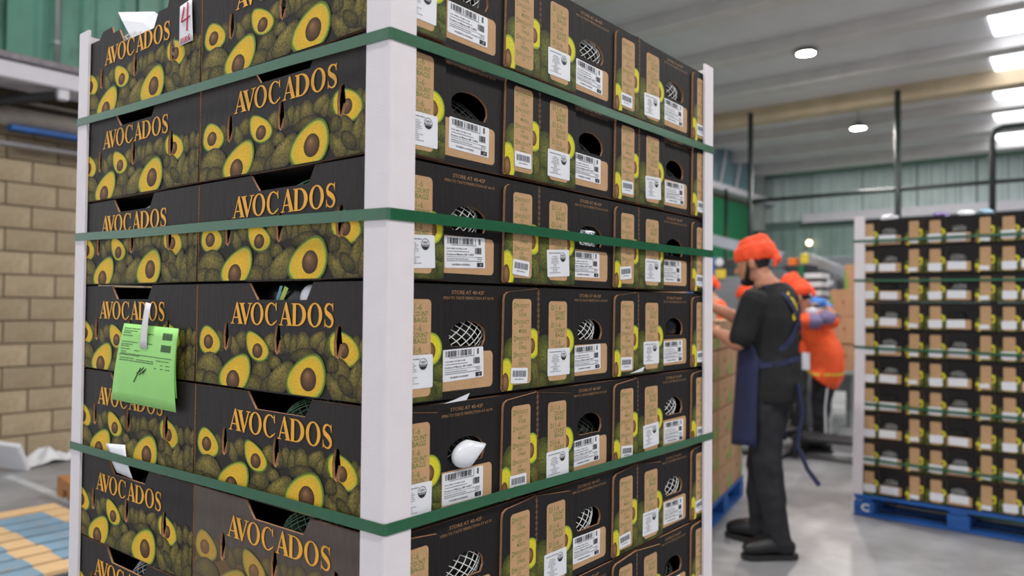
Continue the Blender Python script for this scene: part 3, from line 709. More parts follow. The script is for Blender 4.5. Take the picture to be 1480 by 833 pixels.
for i in range(11):
    hw = rg.uniform(.06, .24)*OW; greek(mb, .34*OW-hw, .34*OW+hw, (.74-i*.06)*OH, .0011, lab, 1, 40+i, q)
M_orgp = mb.mesh('label_print', [black_ink, grey_ink, sticker])
SW, SH = .0455, .026
M_ori = paper(SW, SH)
mb = MB(); bars(mb, .1*SW, .42*SH, .9*SW, .82*SH, lab, 0, 21, .6, .0009, q); greek(mb, .25*SW, .75*SW, .24*SH, .0014, lab, 1, 22, q)
M_orip = mb.mesh('label_print', [grey_ink, grey_ink])

# --- trays: bottom and plain walls (which walls depends on the printed faces in front of them)
def tray(side_plain, end_plain):
    mb = MB(); x0, x1, y0, y1 = -W/2+.001, W/2-.001, -D/2+.001, D/2-.001
    mb.box(x0+.005, y0+.010, .002, x1, y1, .007, 1)
    mb.box(x1-T, y0+.010, .007, x1, y1, H*.98); mb.box(x0+.0055, y1-T, .007, x1-T-.0005, y1, H*.98)
    mb.box(x0+.005, y0+.16, .008, x0+.009, y0+.165, .03, 1)
    if side_plain: mb.box(x0, y0+.010, .007, x0+T, y1-T, H*.98)
    if end_plain: mb.box(x0+.006, y0, .007, x1-T, y0+T, H*.98)
    # top flanges folded inwards at the corners
    mb.box(x0+.02, y1-.09, H*.965, x1-.02, y1-T, H*.98); mb.box(x0+.02, y0+.012, H*.965, x1-.02, y0+.08, H*.98)
    return mb.mesh('tray', [charcoal, dark_in])
M_tray_side, M_tray_end, M_tray_both = tray(False, True), tray(True, False), tray(False, False)

ORD = ['top', 'second', 'third', 'fourth', 'fifth', 'sixth', 'seventh', 'eighth', 'ninth', 'tenth']
def carton(label, group, loc, rz, has_side, has_end, top=False, fine=True, stick=(0, 0), seed=0, scale=None, nosmall=False):
    rg = random.Random(seed)
    t = root('avocado_carton', label, 'carton', loc, rz, group, scale=scale)
    ob('tray', M_tray_both if has_side and has_end else M_tray_side if has_side else M_tray_end, t)
    if has_side:
        s_ = ob('side_panel', M_side_top if top else M_side, t)
        ob('printed_avocados', M_art, s_); ob('lettering', M_word, s_)
    if has_end:
        e = ob('end_panel', M_end, t)
        ob('kraft_patch', M_patch, e, label='kraft brown patch')
        if fine: ob('storage_text', M_store, e)
        for nm, mf, ma, mk, mt in (('corner_flap', M_fl, M_al, M_bl, M_tl), ('corner_flap', M_fr, M_ar, M_br, M_tr)):
            f_ = ob(nm, mf, t); ob('printed_avocados', ma, f_); ob('kraft_band', mk, f_, label='kraft brown band')
            if fine: ob('band_lettering', mt, f_)
        j = lambda s_: rg.uniform(-s_, s_)
        big = 1 if fine else 1.0
        l1 = ob('barcode_label', M_bar, t, (.338*W-W/2+j(.008), -D/2+.001+.005-.0008, (.125+j(.03))*H), (0, j(.035), 0), label='white barcode label')
        l2 = ob('organic_label', M_org, t, (.068*W-W/2+j(.004), -D/2+.001-.0010, (.10+j(.025))*H), (0, j(.05)-.02, 0), label='white label with a round seal')
        if fine: ob('label_print', M_barp, l1); ob('label_print', M_orgp, l2)
        if not nosmall:
            l3 = ob('origin_sticker', M_ori, t, (.79*W-W/2+j(.004), -D/2+.001-.0012, (.085+j(.025))*H), (0, j(.1)-.02, 0), label='small white sticker')
            if fine: ob('label_print', M_orip, l3)
    return t

# --- net bags inside
def netting(rx, ry, rz, n=13, seg=16, w_=.0009, turns=.55):
    mb = MB()
    for sgn in (1, -1):
        for k in range(n):
            vs = []
            for i in range(seg+1):
                th = PI*(.06+.88*i/seg); ph = 2*PI*k/n+sgn*turns*2*PI*i/seg
                rr = 1+.03*math.sin(5*ph+3*th)
                p = Vector((-math.cos(th)*rx*rr, math.sin(th)*math.cos(ph)*ry*rr, math.sin(th)*math.sin(ph)*rz*rr))
                nrm = Vector((p.x/rx**2, p.y/ry**2, p.z/rz**2)).normalized()
                tg = Vector((0, -math.sin(ph), math.cos(ph)))
                vs += [p-tg*w_, p+nrm*w_*.8, p+tg*w_]
            mb.add(vs, [q for i in range(seg) for q in ((3*i, 3*i+1, 3*i+4, 3*i+3), (3*i+1, 3*i+2, 3*i+5, 3*i+4))])
    return mb
N_w, N_g, N_k = [netting(.068, .05, .046, 20, 20, .0010, .5).mesh('netting', mm) for mm in (net_w, net_g, net_k)]
def avocado_mesh():
    mb = MB(); prof = [(.001, -.043), (.014, -.040), (.025, -.030), (.031, -.014), (.031, .002), (.026, .018), (.019, .032), (.011, .041), (.001, .045)]
    mb.lathe(prof, 14)
    mb.v = [tuple(Vector(v)*(1+.04*noise.noise(Vector(v)*60))) for v in mb.v]
    return mb.mesh('avocado', avo, smooth=True)
M_avo = avocado_mesh()
def plastic_tag(w_, h_, seed):
    rg = random.Random(seed); mb = MB(); n = 7
    vs = []
    for i in range(n+1):
        for k in range(n+1):
            a, b = i/n, k/n
            vs.append((w_*(a-.5)*(1-.25*b), .003*math.sin(a*5+seed)-.002*b*b, h_*(b-.5)+.004*(a-.5)))
    mb.add(vs, [(i*(n+1)+k, (i+1)*(n+1)+k, (i+1)*(n+1)+k+1, i*(n+1)+k+1) for i in range(n) for k in range(n)])
    o_ = modmesh(mb.mesh('tag', plast, smooth=True), [('SOLIDIFY', dict(thickness=.0006))])
    return o_
M_tag = plastic_tag(.058, .034, 1)
_lf = MB(); _lf.ell((0, 0, 0), (.036, .013, .0215), 16, 10)
_lf.v = [(x*(1.15 if x > 0 else 1), y, z*(1-max(0, x)/.043)+(.006 if x > 0 else 0)*x/.036) for x, y, z in _lf.v]
M_leaf = _lf.mesh('leaf', plast, smooth=True)
def net_bag(label, loc, rz, kind, group, tilt=0):
    """kind: w white net, g green net, k dark net, p white plastic in front, b black pouch"""
    t = root('net_bag', label, 'bag', loc, rz, group); t.rotation_euler[1] = tilt
    if kind == 'b':
        mb = MB(); mb.ell((0, 0, 0), (.06, .046, .05)); o_ = ob('pouch', mb.mesh('pouch', black_pl, smooth=True), t)
    else:
        for p, r in (((-.026, -.008, .006), (.4, 1.4, .2)), ((.026, -.004, .004), (.3, -1.4, .5)), ((.0, .014, -.012), (1.5, .2, -.3))):
            ob('avocado', M_avo, t, p, r)
        ob('netting', {'w': N_w, 'g': N_g, 'k': N_k, 'p': N_k}[kind], t)
    return t
def end_local(x, y, z, loc, rz): 
    c, s_ = math.cos(rz), math.sin(rz); return (loc[0]+c*x-s_*y, loc[1]+s_*x+c*y, loc[2]+z)

# ------------------------------------------------------------------ near pallet
def pallet(name, label, loc, rz, L_, Wd, paint, deck=7, logo=False, group=None):
    t = root(name, label, 'pallet', loc, rz, group)
    dk = MB(); bw = Wd/deck*.82; dk.box(0, -bw/2, 0, L_, bw/2, .018); dm = dk.mesh('deck_board', paint, bevel=.002)
    for i in range(deck): ob('deck_board', dm, t, (0, bw/2+i*(Wd-bw)/(deck-1), .122))
    lm = MB(); lm.box(-.05, 0, 0, .05, Wd, .018); lm = lm.mesh('lead_board', paint, bevel=.002)
    bm_ = MB(); bm_.box(-.06, -.05, 0, .06, .05, .078); bm_ = bm_.mesh('block', paint, bevel=.003)
    bo_ = MB(); bo_.box(0, -.05, 0, L_, .05, .018); bo_ = bo_.mesh('bottom_board', paint, bevel=.002)
    for x in (.06, L_/2, L_-.06):
        ob('stringer_board', lm, t, (x, 0, .104))
        for y in (.05, Wd/2, Wd-.05): ob('block', bm_, t, (x, y, .022))
    for y in (.05, Wd/2, Wd-.05): ob('bottom_board', bo_, t, (0, y, .003))
    return t
pallet('shipping_pallet', 'blue pallet under the big near carton stack', (0, 0, 0), 0, 1.05, 1.01, bluepaint)
GN = 'printed avocado cartons on the near pallet'
HOLES = {(1, 0): 'w', (1, 1): 'w', (1, 2): 'w', (2, 0): 'k', (2, 1): 'k', (2, 2): 'k', (3, 0): 'w', (3, 1): 'p', (3, 2): 'k', (4, 0): 'w', (4, 1): 'w', (4, 2): 'b',
         (5, 0): 'p', (5, 1): 'k', (5, 2): 'w', (6, 0): 'w', (6, 1): 'w', (6, 2): 'w', (7, 0): 'w', (7, 1): 'w', (7, 2): 'k'}
NOTCH = {(1, 0): 'k', (1, 1): 'w', (2, 0): 'k', (2, 1): 'k', (3, 0): 'g', (3, 1): 'w', (4, 0): 'b', (4, 1): 'k', (5, 0): 'g', (5, 1): 'k', (6, 0): 'g', (6, 1): 'k', (7, 0): 'k', (7, 1): 'w'}
COLN = ['corner', 'middle', 'far']
for row in range(1, 11):
    z = .14+(10-row)*H
    for (i, jy) in ((0, 0), (1, 0), (2, 0), (0, 1)):
        jx = random.uniform(-.0007, .0007)
        loc = (W/2+i*W+jx*(i > 0), D/2+jy*D+jx*(jy > 0), z)
        where = 'left face outer column of the near stack' if jy else ('column behind the near corner post' if i == 0 else 'right face %s column of the near stack' % COLN[i])
        lb_ = 'dark avocado carton, %s row, %s' % (ORD[row-1], where)
        ct_ = carton(lb_, GN, loc, 0, i == 0, jy == 0, row == 1, True, seed=row*10+i+5*jy, nosmall=(row, i) in ((1, 0),))
        if row == 6 and i == 0 and jy == 0:
            for o_ in ct_.children:
                if o_.name.startswith('side_panel'):
                    o_.data = M_side_fade
                    for q_ in o_.children:
                        if q_.name.startswith('printed'): q_.data = M_art_fade
        if row <= 7:
            if jy == 0:
                k = HOLES[(row, i)]
                net_bag('%s in the end hole, %s row, %s column, near stack' % ({'w': 'white net bag', 'k': 'dark net bag', 'p': 'net bag with white plastic', 'b': 'black pouch'}[k], ORD[row-1], COLN[i]),
                        end_local((-.012 if (row+i) % 2 else .006), -D/2+.0575 if k != 'k' else -D/2+.065, .094 if k != 'k' else .07, loc, 0), 0, k, 'net bags showing in the end holes', .1*(row % 3-1))
                if k == 'p':
                    tg = ob('bag_tag', M_leaf if row == 5 else M_tag, None, end_local(-.004, -D/2+.001 if row == 5 else -D/2+.0135, .093, loc, 0), (0, -.1 if row == 5 else .12, 0),
                            label='white plastic bag end %s, %s row of the near stack' % ('poking out of the oval hole' if row == 5 else 'just inside the oval hole', ORD[row-1]), cat='plastic bag')
            if i == 0 and NOTCH[(row, jy)] != 'b':
                k = NOTCH[(row, jy)]
                net_bag('%s under the handle notch, %s row, %s carton of the left face' % ({'w': 'white net bag', 'k': 'dark net bag', 'g': 'green net bag', 'b': 'black printed pouch'}[k], ORD[row-1], ('near', 'far')[jy]),
                        end_local(-W/2+.0575, -.03 if row > 1 else .07, (.124 if k in 'gw' else .108)+(.014 if row == 1 else 0), loc, 0), PI/2+.15, k, 'net bags showing in the handle notches')
# black pouch print (lime and light blue stripe) seen in the fourth row notch, and small white pouch beside it
mb = MB(); mb.add([(0, 0, 0), (0, .016, .03), (0, .008, .034), (0, -.008, .0)], [(0, 1, 2, 3)]); mb.add([(0, -.009, 0), (0, .004, .034), (0, -.002, .034), (0, -.014, 0)], [(0, 1, 2, 3)], 1)
mb.v = [(x, -y*1.3, z) for x, y, z in mb.v]
po = root('printed_pouch', 'black pouch with a lime and blue stripe in the fourth row handle notch', 'bag', (.024, .27, .14+6*H+.146))
g = MB(); g.ell((0, 0, 0), (.02, .075, .034)); ob('pouch', g.mesh('pouch', black_pl, smooth=True), po, (.012, 0, 0))
ob('stripe', mb.mesh('stripe', [lime, sky_ink]), po, (-.0105, 0, -.008), label='lime and light blue stripe')
g = MB(); g.ell((0, 0, 0), (.016, .026, .024), M=Matrix.Rotation(.5, 4, 'X')); ob('white_end', g.mesh('white_end', plast, smooth=True), po, (.0, -.07, .004), label='white plastic end')

# corner posts
def corner_post(sx, sy, z1):
    mb = MB(); t_, f_ = .005, .05; a = .004
    prof = [(f_, 0), (a, 0), (a*.3, a*.3), (0, a), (0, f_), (t_, f_), (t_, t_), (f_, t_)]
    rr = [[Vector((x*sx, y*sy, z)) for x, y in prof] for z in (0, .9, z1-.02, z1)]
    mb.rings(rr); return mb.mesh('corner_post', postw, fix=True)
e_ = .0062
GP = 'white corner posts of the near pallet'
ob('corner_post', corner_post(1, 1, 1.88), None, (-e_, -e_, .1), label='white paperboard corner post on the near corner, nearest of all', cat='corner post', group=GP)
ob('corner_post', corner_post(1, -1, 1.855), None, (-e_, 1.01+e_, .1), label='white paperboard corner post on the far left corner of the near stack', cat='corner post', group=GP)
ob('corner_post', corner_post(-1, 1, 1.85), None, (1.05+e_, -e_, .1), label='white paperboard corner post on the right corner of the near stack', cat='corner post', group=GP)
# straps
def strap_loop(x0, y0, x1, y1, zc, h, name, label, group, mt=strapm, off=.0072, th=.0008):
    c = [(x0-off, y0-off, zc[0]), (x1+off, y0-off, zc[1]), (x1+off, y1+off, zc[2]), (x0-off, y1+off, zc[3])]
    pts = []
    r = .004
    for i in range(4):
        p = Vector(c[i]); a = (Vector(c[i-1])-p).normalized(); b = (Vector(c[(i+1) % 4])-p).normalized()
        pts += [p+a*r, p+a*r*.3+b*r*.3, p+b*r]
        q = Vector(c[(i+1) % 4])
        for t in (.25, .5, .75): pts.append(p.lerp(q, t)+Vector((0, 0, .0015*math.sin(7*t+i))))
    cx, cy = (x0+x1)/2, (y0+y1)/2
    rings = []
    for k, p in enumerate(pts):
        nx = Vector((p.x-cx, p.y-cy, 0)); 
        t_ = (pts[(k+1) % len(pts)]-pts[k-1]); n_ = Vector((t_.y, -t_.x, 0)).normalized()
        rings.append([p+Vector((0, 0, -h/2)), p+n_*th+Vector((0, 0, -h/2)), p+n_*th+Vector((0, 0, h/2)), p+Vector((0, 0, h/2))])
    rings.append(rings[0])
    mb = MB(); mb.rings(rings, cap=False)
    return ob(name, mb.mesh('strap', mt, fix=True), None, label=label, cat='strap', group=group)
for (zl, zn, zr), nm in zip(((1.757, 1.737, 1.746), (1.503, 1.486, 1.491), (1.046, 1.052, 1.048)), ('top', 'middle', 'lowest visible')):
    strap_loop(0, 0, 1.05, 1.01, (zn, zr, zr, zl), .0165, 'packing_strap', '%s green strap around the near carton stack' % nm, 'green straps of the near pallet')

# delivery note, tape, stickers on the left face
gp = mat('lime_green_paper', (156, 220, 124), .6, var=.03, scale=20)
def sheet(name, corners, mt, bow=.004, n=6, th=.0004, curl=0):
    """corners tl,tr,br,bl in (u along -Y from y1, z) on plane x=0; bowed outwards"""
    mb = MB(); vs = []
    tl, tr, br_, bl_ = [Vector((0, *c)) for c in corners]
    for i in range(n+1):
        for k in range(n+1):
            a, b = k/n, i/n
            p = (tl.lerp(tr, a)).lerp(bl_.lerp(br_, a), b)
            p.x = -bow*math.sin(PI*b)*(.6+.4*a)-.0025-curl*b*b*(.5+a)
            vs.append(p)
    mb.add(vs, [(i*(n+1)+k, (i+1)*(n+1)+k, (i+1)*(n+1)+k+1, i*(n+1)+k+1) for i in range(n) for k in range(n)])
    return modmesh(mb.mesh(name, mt, smooth=True), [('SOLIDIFY', dict(thickness=th, offset=0))])
def L4(row, u, v, jy=1): return ((jy+1)*D-u*D, .14+(10-row)*H+v*H)
note = root('delivery_note', 'lime green delivery note taped to the left face of the near stack', 'paper', (-.002, .64, 1.2))
def rel(p): return (p[0]-.64, p[1]-1.2)
nt_c = [rel(L4(4, .491, .565)), rel(L4(4, .914, .535)), rel(L4(4, .907, -.315)), rel(L4(4, .393, -.30))]
nc = [rel(L4(4, .50, .55)), rel(L4(4, .90, .52)), rel(L4(4, .897, -.18)), rel(L4(4, .40, -.16))]
ob('under_sheet', sheet('under', nc, gp), note, (-.002, 0, 0), label='lime green copy sheet underneath')
ob('top_sheet', sheet('note', nt_c, gp, .006, 8), note, (-.006, 0, 0))
def npt(fu, fv, d):   # fraction across, fraction down
    tl, tr, br_, bl_ = [Vector((0, *c)) for c in nt_c]
    p = tl.lerp(tr, fu).lerp(bl_.lerp(br_, fu), fv); p.x = -.006*math.sin(PI*fv)*(.6+.4*fu)-.0025-.006-.0006; return p
mb = MB()
rgq = random.Random(9)
def nline(u0, u1, v, h):
    u = u0
    while u < u1:
        w_ = rgq.uniform(.012, .04); e2 = min(u+w_, u1)
        mb.add([npt(u, v+h, 0), npt(e2, v+h, 0), npt(e2, v, 0), npt(u, v, 0)], [(0, 1, 2, 3)]); u = e2+.008
for u0, u1, v in ((.04, .34, .05), (.04, .30, .08), (.04, .18, .105), (.04, .22, .14), (.04, .34, .22), (.04, .26, .25), (.04, .2, .275), (.04, .22, .31), (.3, .4, .32), (.06, .16, .345), (.04, .42, .385), (.06, .95, .37), (.06, .32, .425), (.36, .66, .43), (.7, .92, .41), (.06, .66, .455), (.78, .82, .46), (.86, .93, .46), (.68, .72, .505), (.78, .83, .505), (.86, .93, .505), (.5, .6, .1), (.5, .6, .22)):
    nline(u0, u1, v, .010)
for v0 in (.07, .215):
    for k in range(14):
        u = .76+k*.012; mb.add([npt(u, v0+.085, 0), npt(u+.007, v0+.085, 0), npt(u+.007, v0, 0), npt(u, v0, 0)], [(0, 1, 2, 3)])
sg = MB()
for st in ([(.36, .72), (.42, .60), (.46, .53)], [(.40, .60), (.44, .585), (.51, .52)], [(.44, .62), (.50, .57), (.55, .53), (.50, .60)]):
    sg.tube([npt(a, b, 0) for a, b in st], .0011, 5)
ob('signature', sg.mesh('signature', mat('dark_note_ink', (30, 52, 34), .6)), note, label='handwritten scribble', kind='stuff')
ob('note_print', mb.mesh('note_print', mat('dark_note_ink', (30, 52, 34), .6)), note)
tp = [rel(L4(4, .684, .80)), rel(L4(4, .727, .785)), rel(L4(4, .70, .30)), rel(L4(4, .645, .31))]
ob('adhesive_tape', sheet('tape', tp, mat('white_tape', (222, 218, 220), .4, var=.03), .003), note, (-.0108, 0, 0), label='white adhesive tape strip')
# sticker with handwritten 4 and 11X6
st = root('lot_sticker', 'white sticker marked 4 in red on the top row of the left face', 'sticker', (-.0004, .56, 1.86))
def rl(p): return (p[0]-.56, p[1]-1.86)
sc_ = [rl(L4(1, .853, .885)), rl(L4(1, .938, .915)), rl(L4(1, .951, .475)), rl(L4(1, .853, .47))]
ob('paper', sheet('lot', sc_, sticker, .0005), st)
def spt(fu, fv):
    tl, tr, br_, bl_ = [Vector((0, *c)) for c in sc_]
    p = tl.lerp(tr, fu).lerp(bl_.lerp(br_, fu), fv); p.x = -.0042; return p
mb = MB()
for s_ in ([(.42, .10), (.2, .44), (.86, .40)], [(.72, .04), (.66, .40), (.62, .72)], [(.2, .84), (.19, .97)], [(.33, .84), (.32, .97)], [(.44, .84), (.6, .97)], [(.6, .84), (.43, .97)], [(.8, .82), (.7, .90), (.72, .96), (.82, .95), (.8, .9), (.71, .92)]):
    mb.tube([spt(a, b) for a, b in s_], .0012 if s_[0][1] < .5 else .0007, 5)
ob('handwriting', mb.mesh('hand', mat('red_marker', (200, 36, 70), .5)), st, label='red handwritten 4 and 11X6')
# white paper tag hanging out of a notch under the lowest strap
wt = [L4(6, .315, 1.17), L4(6, .486, 1.21), L4(6, .555, .86), L4(6, .419, .88)]
o_ = sheet('tag', wt, plast, .003); ob('paper_tag', o_, None, (-.0005, 0, 0), label='white paper tag hanging behind the lowest visible strap, left face', cat='tag')
# white plastic standing out of the top row notch
mb = MB(); mb.add([(.02, .885, 1.982), (.05, .785, 1.969), (.06, .743, 1.936), (.04, .751, 1.912), (.02, .817, 1.908), (.015, .855, 1.956), (.032, .80, 1.944)], [(0, 1, 6, 5), (1, 2, 3, 6), (5, 6, 4), (6, 3, 4)])
tb = modmesh(mb.mesh('bag_top', plast), [('SUBSURF', dict(levels=2, subdivision_type='SIMPLE')), ('SOLIDIFY', dict(thickness=.001))])
ob('bag_tag', tb, None, (0, 0, 0), label='white plastic bag end standing up from the top row notch', cat='plastic bag')
# loose plastic wisps between rows on the right face
for (x, z, r_) in ((.112, .14+6*H-.004, .1), (.66, .14+6*H+.006, .6)):
    mb = MB(); mb.add([(0, 0, 0), (.045, -.004, .002), (.05, -.006, .012), (.02, -.002, .004)], [(0, 1, 2, 3)])
    ob('plastic_wisp', modmesh(mb.mesh('wisp', plast), [('SOLIDIFY', dict(thickness=.0006))]), None, (x, -.0035, z), label='white plastic wisp caught under the %s carton of the fourth row' % ('near corner' if x < .3 else 'middle'), cat='plastic')

# ------------------------------------------------------------------ far pallet of the same cartons on the right
GB = 'printed avocado cartons on the far pallet'
BX, BY0, PB = 4.69, .60, .39
pb = pallet('shipping_pallet', 'blue pallet with a white mark under the far carton stack', (BX-.03, BY0+.02, 0), -PI/2, 1.2, .57, bluepaint, 5)
lm_ = MB(); put_text(lm_, 'C', 0, 0, .05, .05, lambda a, b, d: (d, -a, b), bold=.03)
ob('white_mark', lm_.mesh('mark', mat('white_stencil', (226, 228, 232), .6)), pb, (.045, -.0015, .035), (0, 0, PI/2), label='white C shaped stencil mark')
for row in range(1, 11):
    z = .142+(10-row)*H*1.005
    for c in range(3):
        carton('dark avocado carton, %s row, %s column of the far right stack' % (ORD[row-1], ('left', 'second', 'right')[c]), GB, (BX+D/2, BY0-PB*(c+.5), z), -PI/2, False, True, False, False, seed=200+row*3+c, scale=(1.1, 1, 1.0))
        g_ = (row*3+c) % 4
        net_bag('%s in the end hole, %s row, %s column, far right stack' % ('white net bag' if g_ != 1 else 'dark net bag', ORD[row-1], ('left', 'second', 'right')[c]), (BX+.0565, BY0-PB*(c+.5)+(.012 if g_ % 2 else -.012), z+.090+.003*g_), -PI/2, 'w' if g_ != 1 else 'k', 'net bags in the far pallet cartons')
mb = MB(); mb.rings([[Vector((x, y, z)) for x, y in [(0, 0), (.06, 0), (.06, -.005), (.005, -.005), (.005, -.065), (0, -.065)]] for z in (0, 1.0, 1.96)])
mb.v = [(x-.05*max(0, .3-z)*1.2, y+.05*max(0, .3-z), z) for x, y, z in mb.v]
ob('corner_post', mb.mesh('bpost', postw, fix=True), None, (BX-.008, BY0+.02, .01), label='white corner post at the left edge of the far right stack', cat='corner post')
for i, (zl, zr) in enumerate(((1.805, 1.81), (1.545, 1.535), (1.105, 1.085), (.735, .715), (.375, .35), (.145, .10))):
    strap_loop(BX, BY0-3*PB-.004, BX+D, BY0+.012, (zr, zr, zl, zl), .016, 'packing_strap', '%s green strap around the far right stack' % ORD[i], 'green straps of the far pallet', off=.012)
for i, (y, k) in enumerate(((.42, 0), (.12, 1), (-.02, 0), (-.12, 2))):
    mb = MB(); mb.ell((0, 0, 0), (.05, .05, .022), 10, 6)
    mb.v = [tuple(Vector(v)*(1+.5*noise.noise(Vector(v)*40+Vector((i, 0, 0))))) for v in mb.v]
    ob('bag_tip', mb.mesh('tip', (plast, mat('violet_print_film', (130, 110, 170), .4), mat('blue_tint_film', (170, 205, 225), .3))[k]), None, (BX+.06, y, .142+10*H*1.005+.008),
       label='%s bag tip showing over the top of the far right stack' % ('leftmost white', 'small violet', 'second white', 'pale blue')[i], cat='plastic bag')
# ------------------------------------------------------------------ kraft carton stack behind the worker
KE = Vector((.98, .197, 0)).normalized(); KI = Vector((-KE.y, KE.x, 0)); KA = math.atan2(KE.y, KE.x)
K0 = Vector((4.714, 1.39, 0))
limeink = mat('lime_print_ink', (116, 160, 66), .6, var=.2, scale=40); brownink = mat('brown_print_ink', (150, 84, 50), .6, var=.2, scale=40)
kb = mat('plain_kraft_carton', (178, 140, 106), .75, var=.1, scale=14, rnd=.07)
kw, kh, kd = .388, .183, .5
def kface(a, b, d): return (a-kw/2, -kd/2+d, b)
mb = MB(); mb.box(-kw/2+.004, -kd/2+.006, .001, kw/2-.004, kd/2, kh-.002); KM_body = mb.mesh('body', kb, bevel=.002)
mb = MB(); mb.plate([(.003, .001), (kw-.003, .001), (kw-.003, kh-.004), (.003, kh-.004)], [arc(kw/2, .105, .016, .016, 0, 330, 11)], kface, .0055, (0, 0, 0)); KM_face = mb.mesh('face', kb, fix=True)
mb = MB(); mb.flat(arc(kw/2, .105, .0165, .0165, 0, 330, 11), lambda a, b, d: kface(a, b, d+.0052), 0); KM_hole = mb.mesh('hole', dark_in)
mb = MB()
mb.flat([(.27, .01), (.38, .01), (.38, .085), (.345, .065), (.362, .112), (.345, .117)], kface, 0, d=-.0004)
mb2 = MB(); mb2.flat([(.20, .012), (.25, .012), (.285, .05), (.265, .055)], kface, 0, d=-.0004); KM_brown = mb2.mesh('kbrown', brownink)
KM_print = mb.mesh('kprint', limeink)
kp = pallet('shipping_pallet', 'blue pallet under the kraft carton stack behind the worker', K0-KE*1.2, KA, 1.2, .56, bluepaint, 5)
for r in range(6):
    for i in range(3):
        p = K0-KE*(.4*(i+.5))+KI*(kd/2+.01)
        c_ = root('kraft_carton', 'kraft carton with green print, %s row up, %s, beside the worker' % (('bottom', 'second', 'third', 'fourth', 'fifth', 'top')[r], ('far column', 'middle column', 'near column')[i]), 'carton', (p.x, p.y, .141+r*.19), KA, 'kraft cartons behind the worker')
        ob('body', KM_body, c_); ob('face_panel', KM_face, c_); ob('vent_hole', KM_hole, c_); ob('green_print', KM_print, c_, label='green print'); ob('brown_print', KM_brown, c_, label='brown print')
mb = MB(); mb.box(-.2, -.24, 0, .2, .24, .006); mb.box(-.2, -.24, .006, -.194, .24, .055); mb.box(.194, -.24, .006, .2, .24, .055); mb.box(-.194, -.24, .006, .194, -.234, .055); mb.box(-.194, .234, .006, .194, .24, .055)
p = K0-KE*1.0+KI*.26
ob('carton_tray', mb.mesh('ktray', mat('cream_board', (224, 206, 180), .7)), None, (p.x, p.y, 1.279), (0, 0, KA), label='cream open tray on top of the kraft carton stack', cat='tray')

# cartons stacked on the far right behind the orange vest
mb = MB(); mb.box(-.15, -.15, 0, .15, .15, .284); RM = mb.mesh('tall', kb, bevel=.003)
mb = MB(); mb.add([(-.151, .151, .0), (-.151, .151, .25), (-.151, .13, .2), (-.151, .11, .0)], [(0, 1, 2, 3)]); RP = mb.mesh('tallp', limeink)
mb = MB(); mb.add([(-.1515, .02+.016*math.cos(t), .15+.016*math.sin(t)) for t in [PI*i/5 for i in range(10)]], [tuple(range(10))]); RH = mb.mesh('tallh', mat('brown_print_ink'))
st_ = root('carton_stand', 'pale grey stand under the tall kraft cartons left of the far stack', 'stand', (8.15, 1.55, 0))
pg = mat('pale_grey_paint')
mb = MB(); mb.box(-.36, -.3, .66, .5, .3, .70); ob('top', mb.mesh('stop', pg, bevel=.004), st_)
mb = MB(); mb.box(-.03, -.03, 0, .03, .03, .66); lg_ = mb.mesh('leg', pg, bevel=.004)
for x in (-.32, .46):
    for y in (-.26, .16): ob('leg', lg_, st_, (x, y, 0))
for (x, y, n, nm) in ((7.98, 1.53, 3, 'shorter front'), (8.36, 1.50, 4, 'taller rear')):
    for r in range(n):
        c_ = root('kraft_carton', 'tall kraft carton with lime edge, %s column, %s from below' % (nm, ('first', 'second', 'third', 'fourth')[r]), 'carton', (x+random.uniform(-.01, .01), y+random.uniform(-.01, .01), .702+r*.286+.0), random.uniform(-.05, .05), 'tall kraft cartons by the far stack')
        ob('body', RM, c_); ob('green_print', RP, c_, label='lime green edge print'); ob('mark', RH, c_, label='small brown mark')

# ------------------------------------------------------------------ floor: painted pallet, wooden pallet, film, low bench
fp = root('painted_pallet', 'worn blue and bare wood pallet lying on the floor left of the near stack', 'pallet', (.02, 3.0, 0))
for i in range(8):
    y = .06+i*.165
    for (x0, x1, mt_) in ((0, .66, blueworn), (.66, .80, rawwood), (.80, 1.04, blueworn), (1.04, 1.17, rawwood)):
        pass
    mb = MB(); mb.box(0, -.066, 0, 1.17, .066, .018)
    me = mb.mesh('plank', [blueworn, rawwood])
    bm = bmesh.new(); bm.from_mesh(me)
    for xc in (.66, .80, 1.05):
        bmesh.ops.bisect_plane(bm, geom=bm.verts[:]+bm.edges[:]+bm.faces[:], plane_co=(xc+random.uniform(-.01, .01), 0, 0), plane_no=(1, 0, 0))
    for f_ in bm.faces:
        xx = f_.calc_center_median().x
        f_.material_index = 1 if (.66 < xx < .80 or xx > 1.05 or i == 7) else 0
    bm.to_mesh(me); bm.free()
    ob('plank', me, fp, (0, y, .122), (0, 0, random.uniform(-.004, .004)))
mb = MB(); mb.box(-.05, 0, 0, .05, 1.24, .10); sm_ = mb.mesh('stringer', blueworn, bevel=.003)
for x in (.05, .585, 1.12): ob('stringer', sm_, fp, (x, 0, .022))
mb = MB(); mb.box(0, -.06, 0, 1.17, .06, .018); bm_ = mb.mesh('bottom', rawwood)
for y in (.06, .62, 1.18): ob('bottom_board', bm_, fp, (0, y, .003))
wp = root('wooden_pallet', 'brown wooden pallet end showing beside the left post of the near stack', 'pallet', (1.5, 5.05, 0), -.1)
mb = MB(); prof = [(0, 0), (.12, 0), (.14, .05), (.22, .05), (.24, 0), (.6, 0), (.62, .05), (.8, .05), (.82, 0), (1.0, 0), (1.0, .1), (0, .1)]
mb.plate(prof, [], lambda a, b, d: (d, -a*1.0, b), .04, (0, 0, 0)); sm_ = mb.mesh('stringer', brownwood, fix=True)
mb = MB(); mb.box(-.0, -.05, 0, 1.0, .05, .018); dm_ = mb.mesh('deck', brownwood, bevel=.002)
for x in (0, .48, .96): ob('stringer', sm_, wp, (x, 0, .02))
